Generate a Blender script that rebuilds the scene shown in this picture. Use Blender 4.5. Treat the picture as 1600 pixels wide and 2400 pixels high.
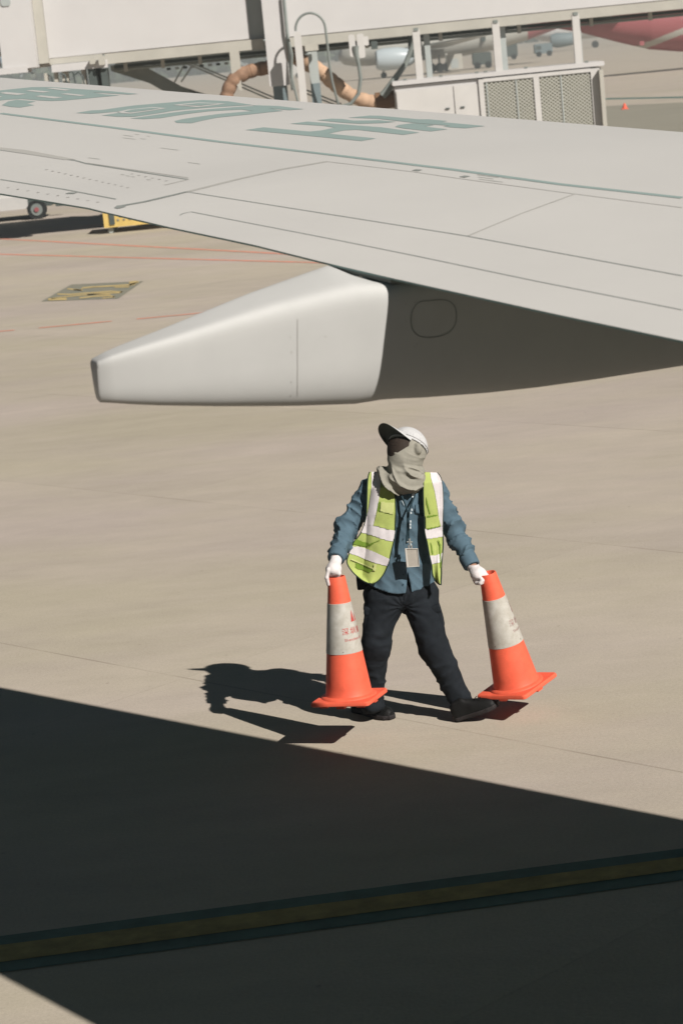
import bpy, bmesh, math, random
import numpy as np
from mathutils import Vector, Matrix, Quaternion
from mathutils.bvhtree import BVHTree
from mathutils.geometry import tessellate_polygon

random.seed(7); np.random.seed(7)
for o in list(bpy.data.objects): bpy.data.objects.remove(o)
scene = bpy.context.scene
col = scene.collection

# ------------------------------------------------------------------ camera
F = 5500.0; EYE = 3.65; CX, CY = 800.0, 1200.0          # photograph is 1600 x 2400
ROLL = math.radians(5.6); PITCH = math.atan(1075/F)
_r = np.array([1, 0, 0.]); _u = np.array([0, math.sin(PITCH), math.cos(PITCH)])
FW = np.array([0, math.cos(PITCH), -math.sin(PITCH)])
UP = _u*math.cos(ROLL)+_r*math.sin(ROLL); RT = _r*math.cos(ROLL)-_u*math.sin(ROLL)
CAM = np.array([0, 0, EYE])
cd = bpy.data.cameras.new('camera'); cam = bpy.data.objects.new('camera', cd); col.objects.link(cam)
cam.matrix_world = Matrix(((RT[0], UP[0], -FW[0], 0), (RT[1], UP[1], -FW[1], 0), (RT[2], UP[2], -FW[2], EYE), (0, 0, 0, 1)))
cd.sensor_fit = 'VERTICAL'; cd.sensor_height = 36; cd.lens = F*36/2400
cd.clip_start = 0.1; cd.clip_end = 6000
cd.dof.use_dof = True; cd.dof.focus_distance = 12.4; cd.dof.aperture_fstop = 6.5
scene.camera = cam

# ------------------------------------------------------------------ light
SUN = np.array([0.49106, -0.60393, 0.62779])
w = bpy.data.worlds.new('World'); scene.world = w; w.use_nodes = True
nt = w.node_tree; bg = nt.nodes['Background']; sky = nt.nodes.new('ShaderNodeTexSky')
sky.sky_type = 'NISHITA'; sky.sun_disc = False
sky.air_density = 0.13; sky.dust_density = 0.1; sky.ozone_density = 1.0
sky.sun_elevation = math.asin(SUN[2]); sky.sun_rotation = math.atan2(SUN[0], SUN[1])
tint = nt.nodes.new('ShaderNodeMix'); tint.data_type = 'RGBA'; tint.blend_type = 'MULTIPLY'; tint.inputs[0].default_value = 1.0; tint.inputs[7].default_value = (.50, 1.0, .95, 1)
nt.links.new(sky.outputs[0], tint.inputs[6]); nt.links.new(tint.outputs[2], bg.inputs[0]); bg.inputs[1].default_value = 0.05
sl = bpy.data.lights.new('sun', 'SUN'); sl.energy = 5.0; sl.angle = math.radians(0.5); sl.color = (1.0, 0.955, 0.895)
so = bpy.data.objects.new('sun', sl); col.objects.link(so)
so.rotation_mode = 'QUATERNION'; so.rotation_quaternion = Vector(SUN).to_track_quat('Z', 'Y'); so.location = (20, -25, 30)
scene.view_settings.view_transform = 'Standard'; scene.view_settings.look = 'None'
scene.view_settings.exposure = 0.28; scene.view_settings.gamma = 1.0

# ------------------------------------------------------------------ helpers
def ray(x, y): return FW + RT*(x-CX)/F - UP*(y-CY)/F
def gnd(x, y, z=0.0): d = ray(x, y); return CAM + d*((z-EYE)/d[2])
def atY(x, y, Y): d = ray(x, y); return CAM + d*(Y/d[1])
def proj(P):
    v = np.asarray(P)-CAM; w_ = v @ FW
    return CX+F*(v @ RT)/w_, CY-F*(v @ UP)/w_

def lin(c): return tuple(((x/255)/12.92 if x/255 <= .04045 else ((x/255+.055)/1.055)**2.4) for x in c)

def mat(name, color, rough=.6, spec=.3, var=.0, vscale=6., bump=0., bscale=40., metal=0., two=None, stretch=(1, 1, 1), sub=0.0, coat=0.):
    m = bpy.data.materials.new(name); m.use_nodes = True
    n = m.node_tree.nodes; l = m.node_tree.links; b = n['Principled BSDF']
    b.inputs['Base Color'].default_value = (*color, 1); b.inputs['Roughness'].default_value = rough
    b.inputs['Specular IOR Level'].default_value = spec; b.inputs['Metallic'].default_value = metal
    if coat: b.inputs['Coat Weight'].default_value = coat; b.inputs['Coat Roughness'].default_value = .12
    tc = n.new('ShaderNodeTexCoord'); mp = n.new('ShaderNodeMapping'); mp.inputs['Scale'].default_value = stretch
    l.new(tc.outputs['Object'], mp.inputs[0])
    if var:
        nz = n.new('ShaderNodeTexNoise'); nz.inputs['Scale'].default_value = vscale; nz.inputs['Detail'].default_value = 6; nz.inputs['Roughness'].default_value = .65
        l.new(mp.outputs[0], nz.inputs['Vector'])
        mr = n.new('ShaderNodeMapRange'); mr.inputs[1].default_value = .3; mr.inputs[2].default_value = .7
        l.new(nz.outputs[0], mr.inputs[0])
        mx = n.new('ShaderNodeMix'); mx.data_type = 'RGBA'
        c2 = two if two else tuple(c*(1-var) for c in color)
        mx.inputs[6].default_value = (*c2, 1); mx.inputs[7].default_value = (*[min(1, c*(1+var*.5)) for c in color], 1)
        l.new(mr.outputs[0], mx.inputs[0]); l.new(mx.outputs[2], b.inputs['Base Color'])
    if bump:
        nb = n.new('ShaderNodeTexNoise'); nb.inputs['Scale'].default_value = bscale; nb.inputs['Detail'].default_value = 5
        l.new(mp.outputs[0], nb.inputs['Vector'])
        bp = n.new('ShaderNodeBump'); bp.inputs['Strength'].default_value = bump; bp.inputs['Distance'].default_value = .01
        l.new(nb.outputs[0], bp.inputs['Height']); l.new(bp.outputs[0], b.inputs['Normal'])
    return m

def link(name, me, parent=None, mats=()):
    for m in mats: me.materials.append(m)
    o = bpy.data.objects.new(name, me); col.objects.link(o)
    if parent is not None:
        o.parent = parent
    return o

def wloc(o):
    p = Vector((0, 0, 0))
    while o is not None: p += o.location; o = o.parent
    return p

def mesh(name, V, Fc, m, parent=None, smooth=False, idx=None, origin=None):
    """V in world coordinates; parents are only translated (or origin given)"""
    V = np.asarray(V, float)
    off = np.array(wloc(parent)) if parent is not None else (np.array(origin) if origin is not None else np.zeros(3))
    me = bpy.data.meshes.new(name); me.from_pydata((V-off).tolist(), [], [list(map(int, f)) for f in Fc]); 
    ms = m if isinstance(m, (list, tuple)) else [m]
    o = link(name, me, parent, ms)
    if parent is None and origin is not None: o.location = origin
    if smooth: me.polygons.foreach_set('use_smooth', [True]*len(me.polygons))
    if idx is not None: me.polygons.foreach_set('material_index', idx)
    me.update()
    return o

def tag(o, label=None, cat=None, group=None, kind=None):
    if label: o['label'] = label
    if cat: o['category'] = cat
    if group: o['group'] = group
    if kind: o['kind'] = kind
    return o

def empty(name, loc, label, cat, group=None):
    o = bpy.data.objects.new(name, None); col.objects.link(o); o.location = Vector(loc); o.empty_display_size = .2
    return tag(o, label, cat, group)

class MB:
    def __init__(s): s.v = []; s.f = []; s.mi = []; s.cur = 0
    def add(s, V, Fc):
        k = len(s.v); s.v += [tuple(map(float, p)) for p in V]
        for f in Fc: s.f.append([i+k for i in f]); s.mi.append(s.cur)
        return s
    def box(s, x0, x1, y0, y1, z0, z1, M=None, bev=0.0):
        b = bev
        if b:
            return s.prism([(x0+b, z0), (x1-b, z0), (x1, z0+b), (x1, z1-b), (x1-b, z1), (x0+b, z1), (x0, z1-b), (x0, z0+b)], y0, y1, M)
        V = [(x, y, z) for z in (z0, z1) for y in (y0, y1) for x in (x0, x1)]
        if M is not None: V = [tuple(M @ Vector(p)) for p in V]
        return s.add(V, [(0, 2, 3, 1), (4, 5, 7, 6), (0, 1, 5, 4), (2, 6, 7, 3), (0, 4, 6, 2), (1, 3, 7, 5)])
    def prism(s, poly, y0, y1, M=None):      # polygon in xz, extruded along y
        n = len(poly); V = [(x, y0, z) for x, z in poly]+[(x, y1, z) for x, z in poly]
        if M is not None: V = [tuple(M @ Vector(p)) for p in V]
        return s.add(V, [tuple(range(n)), tuple(range(2*n-1, n-1, -1))]+[(i, i+n, (i+1) % n+n, (i+1) % n) for i in range(n)])
    def tube(s, pts, r, n=10, caps=True):
        pts = [Vector(p) for p in pts]; rs = r if isinstance(r, (list, tuple)) else [r]*len(pts)
        V = []; prev = None
        for i, p in enumerate(pts):
            t = (pts[min(i+1, len(pts)-1)]-pts[max(i-1, 0)]).normalized()
            if prev is None: a = Vector((0, 0, 1)) if abs(t.z) < .9 else Vector((1, 0, 0)); u = t.cross(a).normalized()
            else: u = (prev-t*prev.dot(t)).normalized()
            prev = u; v = t.cross(u)
            for k in range(n):
                an = 2*math.pi*k/n; V.append(p+(u*math.cos(an)+v*math.sin(an))*rs[i])
        Fc = [(i*n+k, i*n+(k+1) % n, (i+1)*n+(k+1) % n, (i+1)*n+k) for i in range(len(pts)-1) for k in range(n)]
        if caps: Fc += [tuple(range(n-1, -1, -1)), tuple(range((len(pts)-1)*n, len(pts)*n))]
        return s.add(V, Fc)
    def loft(s, secs, close=True, caps=True):
        n = len(secs[0]); V = [p for q in secs for p in q]
        Fc = [(i*n+k, i*n+(k+1) % n, (i+1)*n+(k+1) % n, (i+1)*n+k) for i in range(len(secs)-1) for k in range(n if close else n-1)]
        if caps: Fc += [tuple(range(n-1, -1, -1)), tuple(range((len(secs)-1)*n, len(secs)*n))]
        return s.add(V, Fc)
    def build(s, name, m, parent=None, smooth=False, origin=None):
        o = mesh(name, s.v, s.f, m, parent, False, s.mi if isinstance(m, (list, tuple)) else None, origin)
        bm = bmesh.new(); bm.from_mesh(o.data); bmesh.ops.recalc_face_normals(bm, faces=bm.faces); bm.to_mesh(o.data); bm.free()
        if smooth:
            for p in o.data.polygons: p.use_smooth = len(p.vertices) <= 4
            o.data.set_sharp_from_angle(angle=math.radians(40))
        return o

# ---- value noise, smooth minimum, surface nets
_L = np.random.rand(32, 32, 32).astype(np.float32)
def noise(P, s):
    q = P*s; i = np.floor(q).astype(int); f = q-i; f = f*f*(3-2*f); i &= 31; j = (i+1) & 31
    x0, y0, z0 = i[..., 0], i[..., 1], i[..., 2]; x1, y1, z1 = j[..., 0], j[..., 1], j[..., 2]; fx, fy, fz = f[..., 0], f[..., 1], f[..., 2]
    a = _L[x0, y0, z0]*(1-fx)+_L[x1, y0, z0]*fx; b = _L[x0, y1, z0]*(1-fx)+_L[x1, y1, z0]*fx
    c = _L[x0, y0, z1]*(1-fx)+_L[x1, y0, z1]*fx; d = _L[x0, y1, z1]*(1-fx)+_L[x1, y1, z1]*fx
    return ((a*(1-fy)+b*fy)*(1-fz)+(c*(1-fy)+d*fy)*fz)*2-1
def smin(a, b, k): h = np.clip(.5+.5*(b-a)/k, 0, 1); return b*(1-h)+a*h-k*h*(1-h)
def cap(P, a, b, ra, rb, sq=None):
    a = np.asarray(a, float); b = np.asarray(b, float); d = b-a; t = np.clip(((P-a) @ d)/(d @ d), 0, 1)
    q = P-a-t[..., None]*d
    return np.sqrt((q**2).sum(-1))-(ra+(rb-ra)*t)
def ell(P, c, ax, rad):     # ellipsoid with axes (rows) and radii
    q = (P-np.asarray(c)) @ np.asarray(ax).T/np.asarray(rad); k = np.sqrt((q**2).sum(-1))
    return (k-1)*min(rad)
def surfnet(fn, lo, hi, h):
    lo = np.array(lo); hi = np.array(hi); n = np.ceil((hi-lo)/h).astype(int)+1
    g = np.stack(np.meshgrid(*[lo[i]+h*np.arange(n[i]) for i in range(3)], indexing='ij'), -1)
    D = fn(g).astype(np.float64); S = D < 0
    cnt = np.zeros(np.array(n)-1); acc = np.zeros((*cnt.shape, 3)); 
    N = cnt.shape
    sl_ = lambda o: tuple(slice(o[i], o[i]+N[i]) for i in range(3))
    for a in range(3):
        b, c = [k for k in range(3) if k != a]
        for ob in (0, 1):
            for oc in (0, 1):
                o0 = [0, 0, 0]; o0[b] = ob; o0[c] = oc; o1 = list(o0); o1[a] = 1
                d0, d1 = D[sl_(o0)], D[sl_(o1)]; x = (d0 < 0) != (d1 < 0)
                t = np.where(x, d0/np.where(d0 == d1, 1, d0-d1), 0)
                cnt += x; 
                for k in range(3):
                    acc[..., k] += x*(o0[k] + (t if k == a else 0))
    act = cnt > 0; idx = -np.ones(N, int); idx[act] = np.arange(act.sum())
    base = np.stack(np.nonzero(act), -1); V = lo+h*(base+acc[act]/cnt[act][:, None])
    Q = []
    for a in range(3):
        b, c = [(a+1) % 3, (a+2) % 3]
        s0 = [slice(0, None)]*3; s1 = [slice(0, None)]*3
        s0[a] = slice(0, -1); s1[a] = slice(1, None)
        A = S[tuple(s0)]; B = S[tuple(s1)]; x = A != B
        x[tuple(slice(0, 1) if k == b else slice(None) for k in range(3))] = False
        x[tuple(slice(0, 1) if k == c else slice(None) for k in range(3))] = False
        x[tuple(slice(-1, None) if k == b else slice(None) for k in range(3))] = False
        x[tuple(slice(-1, None) if k == c else slice(None) for k in range(3))] = False
        e = np.stack(np.nonzero(x), -1); 
        if not len(e): continue
        eb = np.eye(3, dtype=int)[b]; ec = np.eye(3, dtype=int)[c]
        i0 = idx[tuple((e).T)]; i1 = idx[tuple((e-eb).T)]; i2 = idx[tuple((e-eb-ec).T)]; i3 = idx[tuple((e-ec).T)]
        q = np.stack([i0, i1, i2, i3], -1); fl = A[tuple(e.T)]
        q[~fl] = q[~fl][:, ::-1]; Q.append(q)
    return V, np.concatenate(Q)
def sdfmesh(name, fn, lo, hi, h, m, parent, idxfn=None):
    V, Q = surfnet(fn, lo, hi, h)
    idx = None
    if idxfn is not None: idx = idxfn(V[Q].mean(1)).astype(int).tolist()
    return mesh(name, V, Q, m, parent, True, idx)
def inpoly(x, y, poly):
    x = np.asarray(x); y = np.asarray(y); r = np.zeros(x.shape, bool); n = len(poly)
    for i in range(n):
        x0, y0 = poly[i]; x1, y1 = poly[(i+1) % n]
        if y0 == y1: continue
        c = ((y0 > y) != (y1 > y)) & (x < (x1-x0)*(y-y0)/(y1-y0)+x0); r ^= c
    return r
def projA(V):
    v = V-CAM; w_ = v @ FW; return CX+F*(v @ RT)/w_, CY-F*(v @ UP)/w_

# ------------------------------------------------------------------ materials
CON = (.437, .380, .310)
def ground_mat():
    m = bpy.data.materials.new('apron_concrete'); m.use_nodes = True
    n = m.node_tree.nodes; l = m.node_tree.links; b = n['Principled BSDF']
    b.inputs['Roughness'].default_value = .85; b.inputs['Specular IOR Level'].default_value = .2
    g = n.new('ShaderNodeTexCoord')
    def mp(scale, rot=0):
        k = n.new('ShaderNodeMapping'); k.inputs['Scale'].default_value = scale; k.inputs['Rotation'].default_value = (0, 0, rot); l.new(g.outputs['Object'], k.inputs[0]); return k.outputs[0]
    def nz(vec, s, d=6, r=.6):
        k = n.new('ShaderNodeTexNoise'); k.inputs['Scale'].default_value = s; k.inputs['Detail'].default_value = d; k.inputs['Roughness'].default_value = r; l.new(vec, k.inputs['Vector']); return k.outputs[0]
    def rng(v, a, b_, c=0., d=1.):
        k = n.new('ShaderNodeMapRange'); k.inputs[1].default_value = a; k.inputs[2].default_value = b_; k.inputs[3].default_value = c; k.inputs[4].default_value = d; l.new(v, k.inputs[0]); return k.outputs[0]
    def mth(op, a, b_=None):
        k = n.new('ShaderNodeMath'); k.operation = op
        for i, q in enumerate((a, b_)):
            if q is None: continue
            if isinstance(q, (int, float)): k.inputs[i].default_value = q
            else: l.new(q, k.inputs[i])
        return k.outputs[0]
    # slab frame: along heading 46.8 and 136.8
    sp = n.new('ShaderNodeSeparateXYZ'); l.new(g.outputs['Object'], sp.inputs[0])
    a = math.radians(46.8)
    U_ = mth('ADD', mth('MULTIPLY', sp.outputs[0], math.sin(a)), mth('MULTIPLY', sp.outputs[1], math.cos(a)))
    V_ = mth('SUBTRACT', mth('MULTIPLY', sp.outputs[0], math.cos(a)), mth('MULTIPLY', sp.outputs[1], math.sin(a)))
    U1 = mth('DIVIDE', mth('SUBTRACT', U_, 12.65-39.0), 3.9); V1 = mth('DIVIDE', mth('ADD', V_, 10.85+98), 4.9)
    def line(x, size, wd):
        f = mth('FRACT', x); d = mth('MINIMUM', f, mth('SUBTRACT', 1.0, f)); return rng(mth('MULTIPLY', d, size), wd*.4, wd, 1., 0.)
    wob = nz(mp((1, 1, 1)), .9, 3)
    jl = mth('MAXIMUM', line(U1, 3.9, .011), mth('MULTIPLY', line(V1, 4.9, .010), .30))
    jl = mth('MULTIPLY', jl, rng(wob, .40, .58, .25, .85))
    cb = n.new('ShaderNodeCombineXYZ'); l.new(mth('FLOOR', U1), cb.inputs[0]); l.new(mth('FLOOR', V1), cb.inputs[1])
    wn = n.new('ShaderNodeTexWhiteNoise'); wn.noise_dimensions = '2D'; l.new(cb.outputs[0], wn.inputs[0])
    slab = rng(wn.outputs[0], 0, 1, .975, 1.025)
    n1 = rng(nz(mp((.55, 1.0, 1), -.15), .6, 8, .62), .32, .68, .94, 1.04)
    n2 = rng(nz(mp((.7, 1.4, 1), .35), 2.3, 8, .7), .3, .7, .925, 1.05)
    n3 = rng(nz(mp((1, 1, 1)), 60, 4, .7), .3, .7, .90, 1.08)
    n4 = rng(nz(mp((.06, .25, 1), -.9), 1.0, 5), .48, .72, 1.0, .90)
    tone = mth('MULTIPLY', mth('MULTIPLY', mth('MULTIPLY', slab, n1), mth('MULTIPLY', n2, n3)), n4)
    # pitting / small dark marks
    vo = n.new('ShaderNodeTexVoronoi'); vo.inputs['Scale'].default_value = 3.2; l.new(mp((1, 1, 1)), vo.inputs['Vector'])
    pit = rng(vo.outputs['Distance'], .010, .05, .72, 1.0); tone = mth('MULTIPLY', tone, pit)
    mx = n.new('ShaderNodeMix'); mx.data_type = 'RGBA'; mx.inputs[6].default_value = (CON[0]*.985, CON[1]*1.0, CON[2]*.95, 1); mx.inputs[7].default_value = (CON[0]*1.01, CON[1]*.995, CON[2]*1.06, 1)
    l.new(rng(nz(mp((.5, 1, 1)), .35, 5), .35, .65), mx.inputs[0])
    vm = n.new('ShaderNodeVectorMath'); vm.operation = 'SCALE'; l.new(mx.outputs[2], vm.inputs[0]); l.new(tone, vm.inputs['Scale'])
    m2 = n.new('ShaderNodeMix'); m2.data_type = 'RGBA'; m2.inputs[7].default_value = (.13, .105, .075, 1)
    l.new(mth('MULTIPLY', jl, .50), m2.inputs[0]); l.new(vm.outputs[0], m2.inputs[6]); l.new(m2.outputs[2], b.inputs['Base Color'])
    bp = n.new('ShaderNodeBump'); bp.inputs['Strength'].default_value = .25; bp.inputs['Distance'].default_value = .01
    l.new(nz(mp((1, 1, 1)), 35, 6, .7), bp.inputs['Height']); l.new(bp.outputs[0], b.inputs['Normal'])
    return m
M = {}
M['ground'] = ground_mat()
M['red'] = mat('faded_red_paint', (.62, .20, .14), .8, .2, .35, 3, two=(.46, .28, .2))
M['black_paint'] = mat('black_road_paint', (.09, .16, .14), .8, .2, .3, 5)
M['yellow_paint'] = mat('yellow_road_paint', (.34, .26, .10), .8, .2, .35, 8)
M['sign_yellow'] = mat('worn_yellow_paint', (.50, .38, .17), .8, .2, .3, 4)
M['sign_black'] = mat('worn_dark_paint', (.16, .165, .13), .8, .2, .35, 2, two=(.24, .22, .17))
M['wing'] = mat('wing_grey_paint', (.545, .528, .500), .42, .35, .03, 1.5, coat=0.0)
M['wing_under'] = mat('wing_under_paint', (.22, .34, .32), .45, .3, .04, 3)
M['fuselage_paint'] = mat('fuselage_paint', (.12, .20, .20), .4, .3)
M['rim'] = mat('leading_edge_metal', (.72, .70, .66), .35, .4)
M['teal'] = mat('teal_lettering', (.265, .335, .315), .5, .3, .04, 3)
M['seam'] = mat('dark_seam', (.22, .235, .22), .7, .2)
M['seam_light'] = mat('faint_seam', (.37, .36, .335), .7, .2)
M['rivet'] = mat('rivet_head', (.51, .495, .465), .6, .2)
M['stencil'] = mat('grey_stencil', (.41, .41, .38), .7, .2)
M['fairing'] = mat('fairing_paint', (.50, .495, .478), .75, .12, .05, 4, bump=.02, bscale=6)
M['bridge_white'] = mat('bridge_white', (.53, .512, .50), .5, .3, .05, .8)
M['bridge_beige'] = mat('bridge_beige', (.42, .40, .35), .6, .3, .1, 1.5)
M['bridge_grey'] = mat('bridge_grey', (.36, .385, .37), .6, .3, .08, 2)
M['dark_metal'] = mat('dark_metal', (.07, .085, .08), .6, .3, .2, 3)
M['mid_metal'] = mat('mid_metal', (.20, .22, .205), .55, .35, .15, 3)
M['blue_grey'] = mat('blue_grey_paint', (.16, .20, .21), .6, .3, .1, 3)
M['duct'] = mat('orange_duct', (.31, .19, .125), .75, .2, .35, 5)
M['duct_pale'] = mat('pale_duct', (.48, .32, .215), .75, .2, .25, 5)
M['duct_ring'] = mat('duct_ring', (.16, .09, .05), .75, .2)
M['mesh_back'] = mat('mesh_shadow', (.20, .195, .15), .8, .2, .2, 3)
M['mesh_wire'] = mat('mesh_wire', (.44, .43, .38), .6, .3)
M['rubber'] = mat('rubber', (.02, .022, .022), .8, .2)
M['white_paint'] = mat('white_paint', (.54, .52, .495), .4, .4, .06, 2)
M['yellow_cart'] = mat('yellow_cart', (.62, .44, .14), .5, .3, .1, 4)
M['plane_grey'] = mat('far_fuselage', (.42, .41, .37), .35, .4, .06, .3)
M['plane_white'] = mat('far_white', (.6, .58, .56), .35, .4)
M['nacelle'] = mat('nacelle', (.42, .47, .49), .35, .4)
M['plane_red'] = mat('red_livery', (.31, .095, .10), .4, .4, .08, .3)
M['foliage'] = mat('far_foliage', (.06, .08, .045), .9, .1, .4, .05)
M['orange'] = mat('orange_cone', (.80, .125, .065), .55, .3, .20, 9, bump=.05, bscale=25)
M['cone_white'] = mat('cone_band', (.46, .44, .40), .5, .35, .16, 16, two=(.36, .33, .28))
M['cone_dirt'] = mat('cone_dirt', (.16, .12, .10), .8, .2)
M['print_red'] = mat('red_print', (.50, .08, .07), .6, .2, .3, 60)
M['print_faded'] = mat('faded_red_print', (.36, .22, .20), .6, .2, .3, 60)
M['shirt'] = mat('blue_shirt', (.078, .125, .160), .85, .15, .12, 12, bump=.12, bscale=120)
M['shirt_dark'] = mat('shirt_seam', (.03, .055, .075), .85, .15)
M['lime'] = mat('lime_mesh_fabric', (.37, .43, .125), .8, .15, .14, 14, bump=.1, bscale=160)
M['lime_pale'] = mat('lime_pocket', (.47, .50, .20), .8, .15, .1, 12, bump=.1, bscale=160)
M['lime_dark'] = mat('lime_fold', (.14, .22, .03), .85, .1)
M['reflective'] = mat('reflective_tape', (.60, .555, .56), .45, .4, .12, 20)
M['piping'] = mat('dark_piping', (.02, .035, .025), .8, .2)
M['trouser'] = mat('navy_trouser', (.014, .017, .021), .9, .12, .3, 10, bump=.15, bscale=90)
M['shoe'] = mat('black_shoe', (.007, .007, .007), .6, .2)
M['sole'] = mat('shoe_sole', (.024, .020, .020), .7, .25, .2, 20)
M['lace'] = mat('pale_lace', (.55, .55, .5), .6, .2)
M['glove'] = mat('white_glove', (.66, .61, .60), .8, .15, .05, 40, bump=.12, bscale=180)
M['skin'] = mat('skin', (.30, .17, .115), .6, .3)
M['eye_white'] = mat('eye_white', (.6, .58, .55), .3, .4)
M['eye_dark'] = mat('eye_dark', (.02, .015, .01), .2, .5)
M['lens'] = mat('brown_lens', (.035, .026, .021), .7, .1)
M['hair'] = mat('dark_hair', (.015, .012, .01), .6, .3)
M['gaiter'] = mat('beige_grey_gaiter', (.27, .255, .215), .9, .1, .12, 25, bump=.12, bscale=150)
M['cap'] = mat('grey_cap', (.48, .475, .475), .75, .2, .06, 20, bump=.08, bscale=150)
M['cap_under'] = mat('cap_lining', (.085, .092, .08), .85, .1)
M['lanyard'] = mat('dark_lanyard', (.012, .03, .04), .7, .2)
M['badge'] = mat('badge_card', (.42, .385, .335), .35, .4, .12, 25)
M['badge_rim'] = mat('badge_rim', (.55, .52, .47), .3, .5)
M['steel'] = mat('steel_clip', (.55, .55, .52), .25, .5, metal=.8)
M['pale_trim'] = mat('pale_trim', (.55, .6, .62), .7, .2)

# ------------------------------------------------------------------ ground and markings
g = mesh('ground', [(-3500, -60, 0), (3500, -60, 0), (3500, 5000, 0), (-3500, 5000, 0)], [(0, 1, 2, 3)], M['ground']); tag(g, kind='structure')

def strip(name, pts, wd, z, m, label=None):
    pts = [np.array(p[:2]) for p in pts]; V = []
    for i, p in enumerate(pts):
        t = pts[min(i+1, len(pts)-1)]-pts[max(i-1, 0)]; t = t/np.linalg.norm(t); nn = np.array([-t[1], t[0]])
        V += [(*(p+nn*wd/2), z), (*(p-nn*wd/2), z)]
    o = mesh(name, V, [(2*i, 2*i+1, 2*i+3, 2*i+2) for i in range(len(pts)-1)], m)
    return tag(o, label, kind='structure')
def quadrow(name, top, bot, z, m):
    V = [(*gnd(*p)[:2], z) for p in top]+[(*gnd(*p)[:2], z) for p in bot]; n_ = len(top)
    return tag(mesh(name, V, [(i, i+1, n_+i+1, n_+i) for i in range(n_-1)], m), kind='structure')
xs = [-900, -400, 0, 400, 800, 1200, 1600, 2200]
def quad(x, a, b_, c):      # parabola through x=0,800,1600
    t = x/800; return a+(b_-a)*t+((c-b_)-(b_-a))*t*(t-1)/2
quadrow('taxi_line_border', [(x, quad(x, 2196, 2092, 1990)) for x in xs], [(x, quad(x, 2281, 2174, 2064)) for x in xs], .004, M['black_paint'])
quadrow('taxi_line', [(x, quad(x, 2219, 2116, 2012)) for x in xs], [(x, quad(x, 2259, 2151, 2042)) for x in xs], .008, M['yellow_paint'])
A, B = gnd(0, 560), gnd(684, 596); strip('red_line', [A-(B-A)*.5, A, B, B+(B-A)*.6], .14, .004, M['red'])
A, B = gnd(0, 596), gnd(755, 616); strip('red_line', [A-(B-A)*.5, A, B, B+(B-A)*.6], .13, .004, M['red'])
A, B = gnd(92, 769), gnd(263, 753)
for k in (-3, -2, -1, 0, 1, 2, 3):
    a_ = gnd(92, 769)+(gnd(321, 748)-gnd(92, 769))*k; strip('red_dash', [a_, a_+(B-A)], .11, .004, M['red'])
strip('red_thin_line', [gnd(190, 531), gnd(252, 527)], .10, .004, M['red'])
# painted position sign
c_ = [gnd(97, 707), gnd(168, 667), gnd(337, 659), gnd(278, 700)]
mesh('painted_sign', [(*p[:2], .004) for p in c_], [(0, 1, 2, 3)], M['sign_black'])['kind'] = 'structure'
def signpt(u, v):   # zoom coordinates of the sign crop (5.6x)
    return gnd(80+u/5.6, 640+v/5.6)
def stroke(pts, wpx):
    P = [np.array(p, float) for p in pts]; V = []
    for i, p in enumerate(P):
        V += [(*signpt(p[0], p[1]-wpx/2)[:2], .008), (*signpt(p[0], p[1]+wpx/2)[:2], .008)]
    return V, [(2*i, 2*i+1, 2*i+3, 2*i+2) for i in range(len(P)-1)]
smb = MB()
for pts, wd in [([(190, 350), (330, 345), (430, 345)], 30), ([(230, 338), (400, 318), (560, 300), (760, 286), (1000, 282)], 13), ([(310, 282), (480, 285), (640, 272), (800, 262), (1000, 245), (1160, 252)], 16),
                ([(600, 332), (800, 310), (1000, 300), (1060, 318)], 18), ([(700, 292), (900, 272), (1120, 262), (1160, 250)], 14), ([(900, 335), (1000, 326), (1060, 312)], 12),
                ([(440, 212), (620, 228), (640, 200), (800, 185), (1000, 175), (1260, 160), (1380, 120)], 17), ([(1250, 128), (1360, 118)], 26), ([(1250, 160), (1330, 145)], 26), ([(1060, 190), (1250, 186)], 14), ([(520, 222), (640, 232)], 14)]:
    smb.add(*stroke(pts, wd))
smb.build('painted_sign_lettering', M['sign_yellow'])['kind'] = 'structure'
# dark line of the far taxiway and darker asphalt strip
strip('far_taxi_line', [gnd(900, 252), gnd(1210, 236), gnd(1600, 228), gnd(1900, 221)], .9, .004, M['black_paint'])
M['asphalt'] = mat('far_asphalt', (.27, .25, .20), .9, .2, .1, .1)
V = [gnd(1150, 262), gnd(1600, 240), gnd(1900, 226), gnd(2200, 330), gnd(1150, 330)]
mesh('asphalt_strip', [(*p[:2], .004) for p in V], [tuple(range(5))[::-1]], M['asphalt'])['kind'] = 'structure'

# ------------------------------------------------------------------ near aircraft: wing and flap fairing
def planeint(pa, pb, sa, sb):
    n1 = np.cross(ray(*pa), ray(*pb)); A_, B_ = gnd(*sa), gnd(*sb); n2 = np.cross(B_-A_, SUN); d = np.cross(n1, n2)
    x = np.linalg.solve(np.array([n1, n2, d]), [n1 @ CAM, n2 @ A_, 0]); d = d/np.linalg.norm(d)
    if d[1] < 0: d = -d
    return x, d
def on_line(x0, d, px):
    # point of the line seen at image column px
    nrm = np.cross(ray(px, -3000), ray(px, 5000)); return x0+d*(nrm @ (CAM-x0))/(nrm @ d)
L0, LD = planeint((0, 181), (1600, 308), (0, 1610), (1600, 1920))
T0, TD = planeint((0, 452), (1600, 799), (0, 2286), (215, 2400))
L0 = on_line(L0, LD, 800); T0 = on_line(T0, TD, 800)
NTE = np.cross(TD, SUN)      # plane that holds the trailing edge and its shadow
te_px = [(0, 453), (207, 487), (243, 496), (396, 532), (592, 573), (760, 615), (915, 651), (1310, 738), (1600, 799)]
def te_point(x, y): d = ray(x, y); return CAM+d*((NTE @ (T0-CAM))/(NTE @ d))
def te_y(x):
    xs_ = [p[0] for p in te_px]; return float(np.interp(x, xs_, [p[1] for p in te_px]))
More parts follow.
